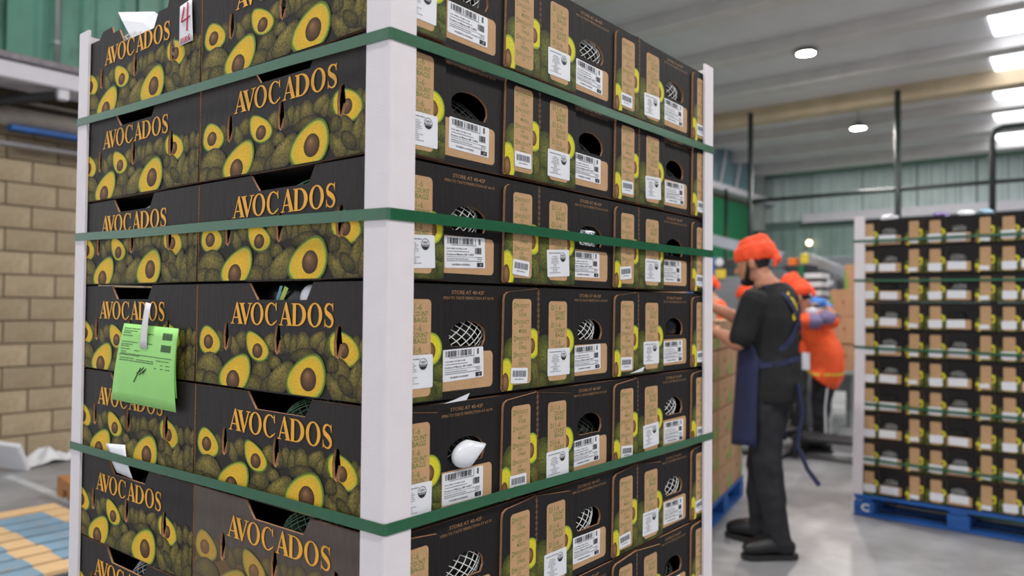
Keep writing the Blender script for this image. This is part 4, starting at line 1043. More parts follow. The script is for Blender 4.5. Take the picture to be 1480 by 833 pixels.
for i in range(7): ob('deck_board', dm_, wp, (0, -.05-i*.15, .121))
for y in (-.05, -.5, -.95): ob('bottom_board', dm_, wp, (0, y, .002))
def crumple(w_, d_, h_, seed, n=16):
    mb = MB(); vs = []
    for i in range(n+1):
        for k in range(n+1):
            x, y = w_*(i/n-.5), d_*(k/n-.5); e = min(i, n-i, k, n-k)/n*2
            z = .004+h_*abs(noise.noise(Vector((x*5+seed, y*5, 0))))*(.3+e)+.25*h_*noise.noise(Vector((x*18, y*18, seed)))**2
            vs.append((x+.04*noise.noise(Vector((x*6, y*6, seed+3))), y+.04*noise.noise(Vector((x*6, y*6, seed+7))), z))
    mb.add(vs, [(i*(n+1)+k, (i+1)*(n+1)+k, (i+1)*(n+1)+k+1, i*(n+1)+k+1) for i in range(n) for k in range(n)])
    return modmesh(mb.mesh('film', plast), [('SOLIDIFY', dict(thickness=.002, offset=1))])
ob('plastic_film', crumple(.7, .3, .2, 2), None, (2.0, 6.38, .004), (0, 0, .2), label='crumpled white plastic film on the floor along the block wall', cat='plastic')
mb = MB(); mb.box(-.02, -.25, 0, .02, .25, .26); ob('foam_board', mb.mesh('foam', sticker, bevel=.004), None, (1.55, 6.28, .03), (.1, -.55, .5), label='white board leaning over the floor at the left edge', cat='board')

bt = root('low_bench', 'low black bench on the floor at the feet of the orange vest worker', 'bench', (6.32, 1.1, 0))
blk_ = mat('black_worn_steel', (46, 46, 50), .5, .2, var=.2, scale=20)
mb = MB(); mb.box(0, -.5, .165, .36, .5, .2); ob('bench_top', mb.mesh('bt', blk_, bevel=.004), bt)
mb = MB(); mb.box(-.02, -.02, 0, .02, .02, .165); lg = mb.mesh('leg', blk_)
for x in (.03, .33):
    for y in (-.47, .47): ob('leg', lg, bt, (x, y, 0))
tr = root('hand_trolley', 'grey upright trolley post behind the front worker', 'trolley', (6.35, 1.86, 0))
gst = mat('grey_painted_steel', (120, 120, 124), .45, .3)
mb = MB(); mb.box(-.04, -.03, .08, .04, .03, .95); ob('post', mb.mesh('tp', gst, bevel=.004), tr)
mb = MB(); mb.box(-.2, -.25, .04, .3, .25, .08); ob('deck', mb.mesh('td', gst, bevel=.004), tr)
mb = MB(); mb.lathe([(.03, -.015), (.038, -.012), (.038, .012), (.03, .015)], 12, M=Matrix.Rotation(PI/2, 4, 'X')); wh_ = mb.mesh('wheel', blk_)
for x in (-.16, .26):
    for y in (-.2, .2): ob('wheel', wh_, tr, (x, y, .039))
mb = MB(); mb.ell((0, 0, 0), (.12, .15, .34), 14, 10)
mb.v = [tuple(Vector(v)*(1+.18*noise.noise(Vector(v)*9))) for v in mb.v]
ob('black_bag', mb.mesh('bag', black_pl, smooth=True), None, (6.22, 1.66, .64), label='black bag hanging from the grey trolley post', cat='bag')

# ------------------------------------------------------------------ packing machinery in the background
ss = mat('stainless_steel', (160, 164, 170), .35, .7, var=.12, scale=5); ss2 = mat('dull_grey_machine_paint', (124, 130, 136), .5, .1, var=.12, scale=3)
bluem = mat('blue_machine_paint', (70, 108, 160), .5, var=.1); dkm = mat('dark_machine_recess', (44, 48, 52), .6, var=.2)
m1 = root('packing_machine', 'long grey packing machine across the background behind the workers', 'machine', (9.6, 2.2, 0))
def addbox(nm, t, b, mt_, bev=.006, loc=(0, 0, 0), rot=(0, 0, 0), label=None):
    mb = MB(); mb.box(*b); return ob(nm, mb.mesh(nm, mt_, bevel=bev), t, loc, rot, label)
addbox('top_beam', m1, (-.1, -.9, 1.9, .1, .9, 2.02), ss2)
addbox('side_panel', m1, (-.06, -.9, 1.35, 0, .9, 1.88), ss)
addbox('lower_panel', m1, (-.04, -.9, .3, .02, .9, 1.3), ss2)
for y in (-.85, -.3, .3, .85): addbox('leg', m1, (-.05, y-.04, 0, .05, y+.04, 1.9), ss2)
for k in range(5): addbox('cover', m1, (-.14, -.8+k*.34, 1.42, -.062, -.55+k*.34, 1.72), (ss, ss2)[k % 2])
m2 = root('roller_conveyor', 'inclined shiny roller conveyor sloping down to the right', 'conveyor', (9.1, 2.05, 1.86), PI/2)
m2.rotation_euler = (0, .42, -PI/2)
for y in (-.17, .17): addbox('side_rail', m2, (-.34, y-.02, -.06, .34, y+.02, .06), ss)
mb = MB(); mb.tube([(0, -.15, 0), (0, .15, 0)], .032, 10); rm = mb.mesh('roller', ss, smooth=False)
for k in range(8): ob('roller', rm, m2, (-.29+k*.083, 0, .02))
addbox('leg', m2, (-.04, -.16, -1.9, .04, -.1, -.05), ss2, loc=(0, 0, 0), rot=(0, -.42, 0))
addbox('white_strip', m2, (-.02, -.22, -.19, .16, -.2, -.13), sticker, label='white end guard'); addbox('white_strip', m2, (-.26, -.22, -.16, -.12, -.2, -.11), sticker, label='white end guard')  # plain white strips below the side rail
cr = root('crate_rack', 'white slatted crates on a green stand behind the orange vest', 'rack', (8.5, 2.16, 0))
for k in range(5): addbox('slat', cr, (-.16, -.22, 1.30+k*.1, .16, .2, 1.36+k*.1), sticker, .004)
addbox('core', cr, (-.12, -.2, 1.28, .14, .18, 1.8), dkm)
addbox('green_post', cr, (-.2, -.03, 0, -.165, .03, 1.85), mat('green_post_paint', (20, 104, 66), .5), .003)
addbox('base', cr, (-.16, -.2, 0, .16, .2, 1.28), ss2)
addbox('orange_tag', cr, (-.05, .1, 1.86, .05, .2, 1.95), mat('orange_plastic', (236, 120, 40), .5)); addbox('yellow_tag', cr, (-.03, -.02, 1.88, .04, .06, 2.0), mat('yellow_plastic', (220, 196, 60), .5))
addbox('tag_shelf', cr, (-.12, -.1, 1.8, .12, .22, 1.86), dkm)
m3 = root('sorting_machine', 'grey and blue sorting machine left of the front worker', 'machine', (8.75, 3.3, 0), .2)
addbox('cabinet', m3, (-.2, -.45, 0, .4, .7, 1.75), ss2)
addbox('blue_panel', m3, (-.22, .05, 1.72, -.18, .6, 2.0), bluem); addbox('blue_panel', m3, (-.23, .2, 1.45, -.2, .45, 1.75), bluem)
addbox('recess', m3, (-.215, -.1, 1.78, .3, .5, 1.98), dkm)
addbox('yellow_sign', m3, (-.225, -.08, 1.72, -.2, .05, 1.84), mat('yellow_plastic'))
mb = MB(); mb.lathe([(.001, .02), (.05, .015), (.055, 0)], 14, M=Matrix.Rotation(-PI/2, 4, 'Y')); ob('round_light', mb.mesh('light_disc', sticker), m3, (-.21, 0, 1.93))  # plain white disc for the machine's round light; does not glow
addbox('inclined_beam', m3, (-.06, -.75, -.07, .06, .75, .07), ss, loc=(-.2, -.05, 2.18), rot=(.28, 0, 0), label='pale inclined beam')
addbox('beam_support', m3, (-.05, -.4, 1.75, .05, -.3, 2.12), ss2)
addbox('white_chute', m3, (-.12, -.28, -.015, .12, .28, .015), sticker, loc=(-.75, .1, 1.62), rot=(.75, 0, 0), label='white inclined chute')
addbox('chute_leg', m3, (-.8, .05, 0, -.7, .15, 1.6), ss2)
cpl = root('carton_table', 'grey table carrying small cartons behind the front worker', 'table', (7.5, 3.45, 0))
addbox('table_top', cpl, (-.2, -.35, 1.3, .2, .4, 1.34), ss2)
for x in (-.17, .17):
    for y in (-.32, .36): addbox('leg', cpl, (x-.02, y-.02, 0, x+.02, y+.02, 1.3), ss2)
mb = MB(); mb.box(-.09, -.075, 0, .09, .075, .14); smc = mb.mesh('small_carton', kb, bevel=.003)
for k in range(3):
    for r in range(2):
        ob('kraft_carton', smc, None, (7.42, 3.28+k*.155, 1.342+r*.142), label='small kraft carton on the grey table, %s row, %s' % (('lower', 'upper')[r], ('right', 'middle', 'left')[k]), cat='carton', group='small cartons on the grey table')
# ------------------------------------------------------------------ people
from mathutils.bvhtree import BVHTree
def limb(mb, js, n=12, k=4):
    c = crom([tuple(j) for j in js], k)
    p0, p1 = Vector(c[0][:3]), Vector(c[1][:3]); r0 = c[0][3]
    q0, q1 = Vector(c[-1][:3]), Vector(c[-2][:3]); r1 = c[-1][3]
    a = (p0-p1).normalized(); b = (q0-q1).normalized()
    pts = [p0+a*r0*.8, p0+a*r0*.5]+[Vector(x[:3]) for x in c]+[q0+b*r1*.5, q0+b*r1*.8]
    rs = [r0*.55, r0*.85]+[x[3] for x in c]+[r1*.85, r1*.55]
    mb.tube(pts, rs, n)
def torso(mb, spine, grow=0, n=24, yaw=0):
    sp = crom([(*c, rx, ry) for c, rx, ry in spine], 3)
    rr = []
    for i, s_ in enumerate(sp):
        p = Vector(s_[:3]); t = (Vector(sp[min(i+1, len(sp)-1)][:3])-Vector(sp[max(i-1, 0)][:3])).normalized()
        ax = Vector((math.cos(yaw), math.sin(yaw), 0)); ax = (ax-t*ax.dot(t)).normalized(); ay = t.cross(ax)
        ring = []
        for k in range(n):
            a = 2*PI*k/n; cx_, cy_ = math.cos(a), math.sin(a); pw = .85
            ring.append(p+ax*(s_[3]+grow)*math.copysign(abs(cx_)**pw, cx_)+ay*(s_[4]+grow)*math.copysign(abs(cy_)**pw, cy_))
        rr.append(ring)
    mb.rings(rr)
HEADR = [(0, .052, .022, .022), (.018, .045, .043, .045), (.045, .032, .056, .066), (.075, .022, .064, .082), (.105, .012, .069, .09), (.135, .006, .073, .095), (.165, .0, .076, .099), (.195, -.004, .071, .093), (.22, -.006, .053, .07), (.236, -.006, .024, .034)]
def head(mb, HM):
    rr = []
    for z, cy, rx, ry in HEADR:
        rr.append([HM @ Vector((rx*math.cos(2*PI*k/20), cy+ry*math.sin(2*PI*k/20), z)) for k in range(20)])
    mb.rings(rr)
    tl = lambda pts: [(*(HM @ Vector(p[:3])), p[3]) for p in pts]
    limb(mb, tl([(0, .096, .118, .008), (0, .113, .097, .011), (0, .123, .082, .0125)]), 8)
    for s_ in (-1, 1):
        limb(mb, tl([(s_*.008, .110, .077, .008), (s_*.015, .104, .077, .007)]), 8)
        mb.ell(HM @ Vector((s_*.079, -.006, .100)), (.011, .021, .033), 10, 8, M=HM.to_3x3().to_4x4() @ Matrix.Rotation(s_*.3, 4, 'Z'))
        limb(mb, tl([(s_*.014, .094, .131, .008), (s_*.045, .078, .133, .008)]), 8)
    limb(mb, tl([(-.022, .092, .052, .006), (0, .103, .054, .008), (.022, .092, .052, .006)]), 8)
    limb(mb, tl([(-.02, .09, .042, .006), (0, .100, .041, .008), (.02, .09, .042, .006)]), 8)
def hand(mb, wr, d_, nrm, side, curl=.5, g=0):
    wr = Vector(wr); d_ = Vector(d_).normalized(); nrm = Vector(nrm); nrm = (nrm-d_*nrm.dot(d_)).normalized(); lat = d_.cross(nrm)*side
    R = Matrix((lat, d_, nrm)).transposed().to_4x4()
    mb.ell(wr+d_*.048, (.041+g, .054+g, .016+g), 12, 8, M=R @ Matrix.Rotation(PI/2, 4, 'X'))
    mb.ell(wr+d_*.048, (.041+g, .054+g, .016+g), 12, 8, M=R)
    for k, (o_, L_) in enumerate(((.031, .066), (.0105, .078), (-.0105, .073), (-.031, .056))):
        p = wr+d_*.088+lat*o_; a = 0; js = [(*(p-d_*.02), .0085+g)]
        js.append((*p, .0085+g))
        for seg, c_ in ((.45, .5), (.3, 1), (.25, .8)):
            a += curl*c_; q_ = p+(d_*math.cos(a)-nrm*math.sin(a))*L_*seg; js.append((*q_, .0075+g)); p = q_
        limb(mb, js, 8, 2)
    b = wr+d_*.025+lat*.03; v = (d_*.65+lat*.75-nrm*.15).normalized()
    limb(mb, [(*b, .012+g), (*(b+v*.03), .0105+g), (*(b+(v+d_*.35-nrm*.3).normalized()*.062), .0085+g)], 8, 2)
def fuse(name, mb, mt_, vox, it=3, wr=0, wf=(20, 20, 6), seed=0):
    me = mb.mesh(name, mt_, fix=True)
    r = modmesh(me, [('REMESH', dict(mode='VOXEL', voxel_size=vox)), ('SMOOTH', dict(factor=.5, iterations=it))])
    r.name = name
    if not r.materials: r.materials.append(mt_)
    if wr:
        r.update()
        ns = [v.normal.copy() for v in r.vertices]
        for v, n_ in zip(r.vertices, ns):
            p = v.co
            v.co = p+n_*wr*(noise.noise(Vector((p.x*wf[0]+seed, p.y*wf[1], p.z*wf[2])))+.5*noise.noise(Vector((p.x*wf[0]*2.1, p.y*wf[1]*2.1+seed, p.z*wf[2]*2.1))))
    r.polygons.foreach_set('use_smooth', [True]*len(r.polygons)); r.update()
    return r
def hug(me, pts, off):
    bv = BVHTree.FromPolygons([v.co[:] for v in me.vertices], [tuple(p.vertices) for p in me.polygons])
    out = []
    for p in pts:
        c, n_, i, d = bv.find_nearest(Vector(p)); out.append((c+n_*off, n_))
    return out
def ribbon(me, path, w_, off=.005, th=.002):
    pts = [Vector(p) for p in crom([tuple(p) for p in path], 5)]
    h = hug(me, pts, off)
    q = [a for a, n_ in h]
    for _ in range(2): q = [q[0]]+[(q[i-1]+q[i]*2+q[i+1])/4 for i in range(1, len(q)-1)]+[q[-1]]
    mb = MB(); rr = []
    for i, p in enumerate(q):
        t = (q[min(i+1, len(q)-1)]-q[max(i-1, 0)]).normalized(); n_ = h[i][1]; s_ = t.cross(n_).normalized()
        rr.append([p-s_*w_/2, p-s_*w_/2+n_*th, p+s_*w_/2+n_*th, p+s_*w_/2])
    mb.rings(rr); return mb
hairm = mat('black_hair', (22, 18, 17), .7, var=.3, scale=90, bump=.6, bscale=200)
blackshoe = mat('black_shoe', (20, 20, 22), .4, var=.2); solem = mat('black_rubber_sole', (26, 26, 28), .6, var=.2)
orange = mat('orange_bandana_cloth', (255, 82, 38), .7, var=.10, scale=18, bump=.35, bscale=45)
vest = mat('orange_vest_cloth', (240, 88, 34), .7, var=.12, scale=9, bump=.3, bscale=25)
darkcl = mat('dark_trouser_cloth', (26, 26, 32), .8, var=.15, scale=25, bump=.3, bscale=35)

def person(label, loc, rz, P, skin, shirtm, trouserm, scale=1, vox=.011, tunic=None, fine=False, gloves=None, look=0):
    t = root('person', label, 'person', loc, rz, scale=(scale,)*3)
    sp = P['spine']
    HM = Matrix.Translation(P['head']) @ Matrix.Rotation(P.get('hyaw', 0), 4, 'Z') @ Matrix.Rotation(-P.get('hpitch', .15), 4, 'X') @ Matrix.Rotation(P.get('hroll', 0), 4, 'Y')
    mb = MB(); torso(mb, sp, -.012); head(mb, HM)
    nk = Vector(sp[-1][0]); limb(mb, [(*(nk-Vector((0, 0, .03))), .062), (*nk, .056), (*(HM @ Vector((0, -.005, .06))), .054)])
    for s_, A, Lg in ((-1, P['armL'], P['legL']), (1, P['armR'], P['legR'])):
        sh_, el_, wr_, hd, hn, cu = A
        e1 = Vector(sh_).lerp(Vector(el_), .5); w1 = Vector(el_).lerp(Vector(wr_), .35)
        limb(mb, [(*sh_, .055), (*e1, .048), (*el_, .041), (*w1, .042), (*wr_, .027)])
        hand(mb, wr_, hd, hn, -s_, cu)
        hp, kn, an, toe = Lg
        limb(mb, [(*hp, .08), (*Vector(hp).lerp(Vector(kn), .5), .07), (*kn, .052), (*Vector(kn).lerp(Vector(an), .35), .053), (*an, .036)])
        limb(mb, [(*an, .036), (*Vector(an).lerp(Vector(toe), .35), .032), (*Vector(an).lerp(Vector(toe), .68), .022)])
    body = ob('body', fuse('body', mb, skin, vox, 2), t)
    # shirt
    mb = MB(); torso(mb, sp[:-1] if not P.get('open') else sp, .014)
    for A in (P['armL'], P['armR']):
        sh_, el_, wr_ = [Vector(x) for x in A[:3]]; f_ = P.get('sleeve', .78)
        limb(mb, [(*(sh_+Vector((0, 0, -.005))), .074), (*sh_.lerp(el_, .45), .070), (*sh_.lerp(el_, f_), .068)])
    if tunic:
        c, rx, ry = sp[0]
        torso(mb, [((c[0], c[1]+tunic[1], tunic[0]), rx+.05, ry+.06), ((c[0], c[1]+tunic[1]*.5, (tunic[0]+c[2])/2), rx+.04, ry+.05), (sp[1][0], sp[1][1]+.015, sp[1][2]+.02), (sp[2][0], sp[2][1]+.01, sp[2][2]+.01)])
    shirt = fuse('shirt', mb, shirtm, vox, 3, .007, (9, 9, 7), 3)
    so = ob('shirt', shirt, t)
    # trousers
    mb = MB(); c, rx, ry = sp[0]; limb(mb, [(c[0]-rx*.45, c[1], c[2]+.02, .1), (c[0]+rx*.45, c[1], c[2]+.02, .1)])
    torso(mb, [((c[0], c[1], c[2]-.06), rx-.02, ry-.01), (c, rx+.006, ry+.006), ((sp[1][0][0], sp[1][0][1], sp[1][0][2]), sp[1][1]+.008, sp[1][2]+.008)])
    for Lg in (P['legL'], P['legR']):
        hp, kn, an, toe = [Vector(x) for x in Lg]; w_ = P.get('legw', 1)
        limb(mb, [(*hp, .103*w_), (*hp.lerp(kn, .45), .093*w_), (*kn, .077*w_), (*kn.lerp(an, .4), .074*w_), (*kn.lerp(an, .8), .064*w_), (*(an+Vector((0, 0, .0))), .064*w_)])
    trous = fuse('trousers', mb, trouserm, vox, 3, .011, (8, 8, 9), 9)
    ob('trousers', trous, t)
    # shoes
    for Lg in (P['legL'], P['legR']):
        an, toe = Vector(Lg[2]), Vector(Lg[3]); d_ = Vector((toe.x-an.x, toe.y-an.y, 0)).normalized(); g0 = Vector((an.x, an.y, 0)); s_ = Vector((d_.y, -d_.x, 0))
        mb = MB()
        limb(mb, [(*(g0-d_*.05+Vector((0, 0, .062))), .043), (*(g0+d_*.05+Vector((0, 0, .078))), .052), (*(g0+d_*.12+Vector((0, 0, .066))), .050), (*(g0+d_*.165+Vector((0, 0, .056))), .042)])
        limb(mb, [(*(g0-d_*.015+Vector((0, 0, .06))), .052), (*(g0-d_*.005+Vector((0, 0, .13))), .053)])
        so_ = ob('shoe', fuse('shoe', mb, blackshoe, .007, 2), t)
        out = [(-.095, .025), (-.06, .044), (0, .044), (.06, .045), (.13, .052), (.175, .046), (.205, .022), (.205, -.022), (.175, -.046), (.13, -.052), (.06, -.045), (0, -.044), (-.06, -.044), (-.095, -.025)]
        mb = MB(); mb.rings([[g0+d_*a+s_*b+Vector((0, 0, z)) for a, b in out] for z in (.001, .03)])
        ob('sole', mb.mesh('sole', solem, fix=True), so_)
        if fine:
            mb = MB()
            for k in range(4):
                p = g0+d_*(.05+k*.025)+Vector((0, 0, .131-k*.007)); mb.tube([p-s_*.025, p+Vector((0, 0, .004)), p+s_*.025], .004, 6)
            ob('laces', mb.mesh('laces', solem), so_)
    # bandana and hair
    mb = MB(); rr = []
    for z, g_ in ((.124, .006), (.132, .011), (.15, .014), (.175, .018), (.2, .021), (.222, .022), (.242, .022), (.257, .010), (.264, -.012)):
        zz = min(z, .226); 
        for i in range(len(HEADR)-1):
            if HEADR[i][0] <= zz <= HEADR[i+1][0]:
                f_ = (zz-HEADR[i][0])/(HEADR[i+1][0]-HEADR[i][0]); cy, rx, ry = [HEADR[i][j]+(HEADR[i+1][j]-HEADR[i][j])*f_ for j in (1, 2, 3)]; break
        rr.append([HM @ Vector(((rx+g_)*math.cos(2*PI*k/24), cy-.004+(ry+g_+.006)*math.sin(2*PI*k/24), z+(.010 if z < .2 else .0)*math.sin(2*PI*k/24)-(.008 if z > .22 else 0)*math.sin(2*PI*k/24))) for k in range(24)])
    mb.rings(rr)
    kt = lambda pts: [(*(HM @ Vector(p[:3])), p[3]) for p in pts]
    limb(mb, kt([(-.012, -.108, .150, .018), (.012, -.118, .142, .018)])); limb(mb, kt([(-.004, -.115, .135, .012), (-.01, -.122, .105, .016), (-.012, -.112, .072, .012)])); limb(mb, kt([(.01, -.118, .138, .01), (.02, -.128, .11, .014), (.022, -.12, .085, .01)]))
    ob('bandana', fuse('bandana', mb, orange, min(vox, .007), 3, .007, (16, 22, 14), 5), t, label='bright orange bandana knotted at the back')
    mb = MB(); rr = []
    for z, g_ in ((.055, -.004), (.065, .003), (.09, .006), (.12, .006), (.15, .004), (.16, 0)):
        i_ = max(i for i in range(len(HEADR)) if HEADR[i][0] <= z); h0, h1 = HEADR[i_], HEADR[i_+1]; f_ = (z-h0[0])/(h1[0]-h0[0])
        cy, rx, ry = [h0[j]+(h1[j]-h0[j])*f_ for j in (1, 2, 3)]
        rr.append([HM @ Vector(((rx+g_)*math.cos(2*PI*k/24), min(-.022-.25*max(0, .1-z), cy+(ry+g_)*math.sin(2*PI*k/24)), z)) for k in range(24)])
    mb.rings(rr)
    if P.get('beard'):
        mb.ell(HM @ Vector((0, .056, .017)), (.047, .051, .031), M=HM.to_3x3().to_4x4())
        for s_ in (-1, 1): limb(mb, kt([(s_*.072, .018, .115, .007), (s_*.065, .030, .065, .013), (s_*.05, .05, .03, .016)]))
        limb(mb, kt([(-.026, .092, .060, .006), (0, .104, .066, .006), (.026, .092, .060, .006)]), 8)
    ob('hair', fuse('hair', mb, hairm, min(vox, .007), 1), t, label='black hair and beard' if P.get('beard') else 'dark hair')
    ew = mat('eye_white', (225, 220, 215), .3); ei = mat('dark_iris', (30, 22, 18), .2)
    for s_ in (-1, 1):
        mb = MB(); mb.ell(HM @ Vector((s_*.032, .0775, .117)), (.013, .013, .0115), 12, 8); mb.ell(HM @ Vector((s_*.033, .0862, .115)), (.006, .006, .006), 8, 6, mi=1)
        ob('eye', mb.mesh('eye', [ew, ei], smooth=True), t)
    if gloves:
        for nm in gloves:
            A = P[nm]; mb = MB(); hand(mb, A[2], A[3], A[4], 1 if nm == 'armL' else -1, A[5], .003); w_ = Vector(A[2]); limb(mb, [(*(w_-Vector(A[3]).normalized()*.03), .033), (*w_, .031), (*(w_+Vector(A[3]).normalized()*.03), .03)])
            ob('glove', fuse('glove', mb, mat('blue_nitrile_glove', (64, 130, 214), .4), .007, 2), t, label='blue rubber glove')
    return t, shirt, trous, HM

tan = mat('tan_skin', (186, 128, 100), .5, var=.06, scale=30)
blacktee = mat('black_tee_cloth', (15, 15, 18), .8, var=.15, scale=30, bump=.25, bscale=40)
navy = mat('navy_apron_cloth', (26, 33, 68), .75, var=.15, scale=14, bump=.3, bscale=60)
PW = dict(
    spine=[((0, -.03, .87), .165, .125), ((0, -.03, .97), .168, .138), ((0, -.02, 1.08), .162, .142), ((0, -.02, 1.2), .168, .14), ((0, -.025, 1.32), .18, .138), ((0, -.035, 1.415), .165, .115), ((0, -.02, 1.475), .095, .085), ((0, .0, 1.515), .06, .062)],
    head=(0, .035, 1.505), hpitch=.2, hyaw=.06, beard=True, sleeve=.86,
    legL=((-.09, -.03, .88), (-.10, -.06, .48), (-.09, -.12, .085), (-.23, .02, .04)),
    legR=((.09, -.03, .88), (.10, .07, .49), (.10, .08, .085), (.11, .29, .04)),
    armL=((-.195, -.02, 1.405), (-.24, .045, 1.165), (-.075, .255, 1.215), (.45, .85, .1), (-.5, .25, .8), .45),
    armR=((.195, -.02, 1.405), (.235, .17, 1.25), (.09, .40, 1.375), (.2, 1, -.15), (0, .2, 1), .35))
wk, wshirt, wtr, wHM = person('man in an orange bandana, black tee and navy apron working at the kraft carton stack', (3.555, .80, 0), -.05, PW, tan, blacktee, darkcl, 1, .0065, fine=True)
# tee hem over the hips
mb = MB(); torso(mb, [((0, -.035, .84), .185, .158), ((0, -.035, .92), .19, .162), ((0, -.03, 1.02), .18, .158), ((0, -.02, 1.1), .17, .15)])
hem = fuse('tee_hem', mb, blacktee, .009, 2, .011, (9, 9, 9), 4); ob('tee_hem', hem, wk, label='loose hem of the black tee')
# apron: bib and skirt
mb = MB(); nz, nt_ = 16, 18; vs = []
for i in range(nz+1):
    z = 1.36-(1.36-.60)*i/nz
    if z > 1.1: half = math.radians(38+(1.36-z)/.26*62); rx, ry, cy = .19, .158, -.02
    else: f_ = (1.1-z)/.5; half = math.radians(100); rx, ry, cy = .19+.02*f_, .160+.02*f_, -.02+.012*f_
    for k in range(nt_+1):
        a = -half+2*half*k/nt_; wv = .008*math.sin(a*5+z*4)*max(0, (1.1-z))
        vs.append(((rx+wv)*math.sin(a), cy+(ry+wv)*math.cos(a), z+.01*math.sin(a*3)*(i == nz)))
mb.add(vs, [(i*(nt_+1)+k, (i+1)*(nt_+1)+k, (i+1)*(nt_+1)+k+1, i*(nt_+1)+k+1) for i in range(nz) for k in range(nt_)])
apr = ob('apron', modmesh(mb.mesh('apron', navy, smooth=True), [('SOLIDIFY', dict(thickness=.004))]), wk, label='navy blue work apron')
import itertools
full = MB(); 
for me in (wshirt, hem): 
    full.add([v.co[:] for v in me.vertices], [tuple(p.vertices) for p in me.polygons])
fullm = full.mesh('hugbase', blacktee)
for path, w_ in (([(-.10, .12, 1.33), (-.105, .06, 1.43), (-.10, -.02, 1.455), (-.07, -.12, 1.40), (.0, -.16, 1.31), (.10, -.13, 1.2), (.17, -.04, 1.08)], .036), ([(.10, .12, 1.33), (.105, .06, 1.43), (.10, -.02, 1.455), (.07, -.12, 1.40), (0, -.16, 1.28), (-.10, -.14, 1.14), (-.18, -.02, 1.04)], .036), ([(-.19, 0, 1.03), (-.12, -.14, 1.06), (0, -.17, 1.08), (.12, -.14, 1.06), (.19, 0, 1.03)], .03)):
    ob('apron_strap', ribbon(fullm, path, w_, .010).mesh('strap', navy, fix=True), apr)
mb = MB(); mb.tube([(-.06, -.21, .95), (-.05, -.23, .8), (-.07, -.21, .62), (-.06, -.26, .5), (-.05, -.32, .42)], [.012, .011, .011, .012, .013], 6)
ob('apron_tie', mb.mesh('tie', navy), apr, label='loose navy apron tie')
mb = MB()
for st in ([(-.012, 1.398), (.004, 1.408)], [(.0, 1.385), (.022, 1.372), (.028, 1.352), (.02, 1.33), (.008, 1.31)], [(.04, 1.36), (.046, 1.34), (.034, 1.315), (.012, 1.305)]):
    r_ = ribbon(fullm, [((x-.017)*1.7-.035, -.19, (z-1.355)*1.6+1.375) for x, z in st], .015, .0045, .001); mb.add(r_.v, r_.f)
ob('back_emblem', mb.mesh('emblem', mat('yellow_print', (226, 196, 40), .6), fix=True), wk, label='yellow emblem printed on the back')
bpy.data.meshes.remove(fullm)

# orange-vest worker bending with a load on the shoulder
PV = dict(
    spine=[((0, -.05, .82), .17, .14), ((0, -.045, .92), .172, .145), ((-.02, -.015, 1.03), .155, .125), ((-.05, .02, 1.13), .16, .125), ((-.08, .05, 1.22), .165, .12), ((-.10, .07, 1.28), .15, .10), ((-.11, .08, 1.325), .08, .075), ((-.115, .09, 1.355), .055, .058)],
    head=(-.125, .10, 1.362), hpitch=.35, hroll=-.12, sleeve=.9, legw=.95,
    legL=((-.09, -.05, .82), (-.09, -.02, .45), (-.08, -.04, .085), (-.09, .16, .04)),
    legR=((.09, -.05, .82), (.10, 0, .45), (.10, .06, .085), (.11, .26, .04)),
    armL=((-.27, .05, 1.25), (-.17, -.19, 1.235), (-.15, -.10, 1.385), (-.35, .7, .5), (-.3, -.7, .6), .6),
    armR=((.07, .09, 1.27), (.16, .25, 1.08), (.06, .42, 1.1), (-.3, 1, .1), (0, .2, 1), .5))
vw, vshirt, vtr, vHM = person('worker in orange vest and orange bandana bending with a purple bundle on the shoulder', (6.86, 1.50, 0), 0, PV, tan, vest, darkcl, 1, .010, tunic=(.72, .06), gloves=('armL', 'armR'))
mb = ribbon(vshirt, [(-.25, .15, .74), (-.22, -.06, .74), (-.1, -.22, .74), (.1, -.22, .74), (.2, -.06, .74)], .02, .003); ob('hem_trim', mb.mesh('trim', mat('yellow_trim', (214, 196, 60), .6), fix=True), vw, label='yellow hem trim')
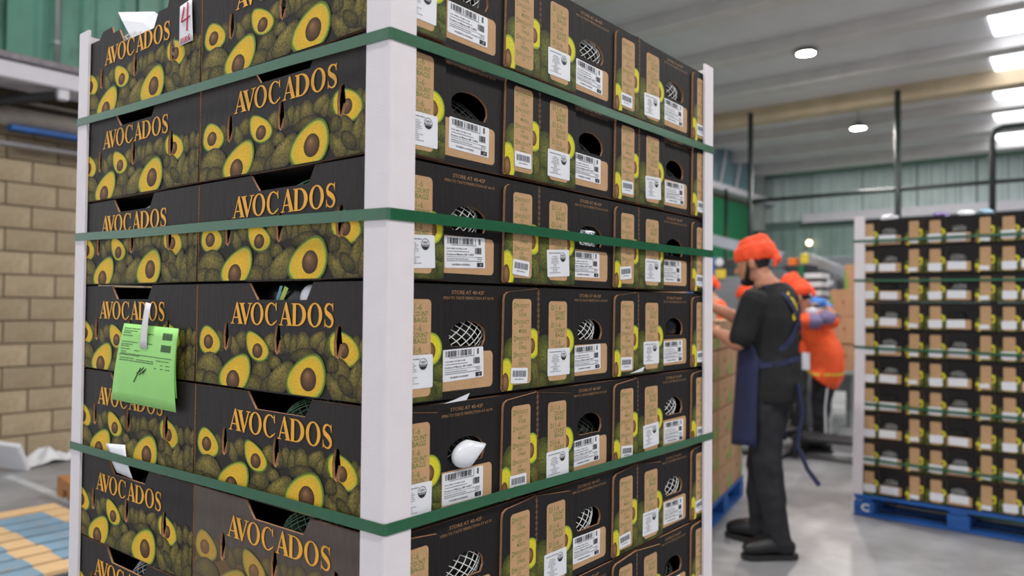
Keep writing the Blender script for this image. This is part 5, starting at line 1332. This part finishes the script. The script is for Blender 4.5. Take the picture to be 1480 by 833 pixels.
mb = ribbon(vtr, [(-.15, -.14, .72), (-.16, -.12, .5), (-.15, -.12, .3), (-.14, -.1, .12)], .02, .003); ob('side_stripe', mb.mesh('stripe', sticker, fix=True), vw, label='white trouser side stripe')
mb = MB(); mb.box(-.003, -.035, -.08, .003, .035, .08); ob('paper_label', mb.mesh('plabel', sticker), vw, (-.235, .06, .86), (0, 0, .25), label='white label on the vest')
mb = MB(); mb.tube([(-.168, -.185, 1.25), (-.163, -.165, 1.285)], [.052, .05], 12); ob('elbow_band', mb.mesh('eband', blackshoe), vw, label='black band on the arm')
pu = mat('purple_grey_mesh', (120, 108, 146), .6, var=.3, scale=30, bump=.4)
bn = root('mesh_bundle', 'purple and grey bundle carried on the orange vest worker\'s shoulder', 'bundle', (6.60, 1.46, 1.22))
for c, r_ in (((0, .02, .02), (.07, .10, .075)), ((.02, -.09, .05), (.06, .08, .065)), ((.05, .05, .10), (.045, .06, .045))):
    mb = MB(); mb.ell(c, r_, 14, 10); mb.v = [tuple(Vector(v)*(1+.12*noise.noise(Vector(v)*22))) for v in mb.v]
    ob('lump', mb.mesh('lump', pu if c[2] < .1 else mat('pale_mesh', (196, 194, 204), .6, var=.15, scale=30), smooth=True), bn)
def standing(sx=1, reach=.3):
    return dict(spine=PW['spine'], head=(0, .02, 1.51), hpitch=.25, sleeve=.8, legL=((-.09, -.03, .88), (-.1, -.02, .48), (-.1, -.04, .085), (-.11, .16, .04)), legR=((.09, -.03, .88), (.1, 0, .48), (.1, -.02, .085), (.11, .18, .04)),
                armL=((-.19, -.02, 1.385), (-.24, .06, 1.13), (-.14, .28, 1.12), (.3, 1, 0), (0, .1, 1), .5), armR=((.19, -.02, 1.385), (.24, .06, 1.13), (.14, .28, 1.12), (-.3, 1, 0), (0, .1, 1), .5))
for lb_, x, y, hz, rz in (('worker with orange bandana partly hidden behind the right corner post', 6.85, 2.60, 1.57, .3), ('worker in orange vest and bandana behind the front worker\'s shoulder', 7.95, 2.64, 1.50, -.2), ('worker with orange bandana just behind the bending orange vest worker', 7.55, 1.965, 1.60, .5)):
    person(lb_, (x, y, 0), rz, standing(), tan, vest, darkcl, hz/1.64, .014)
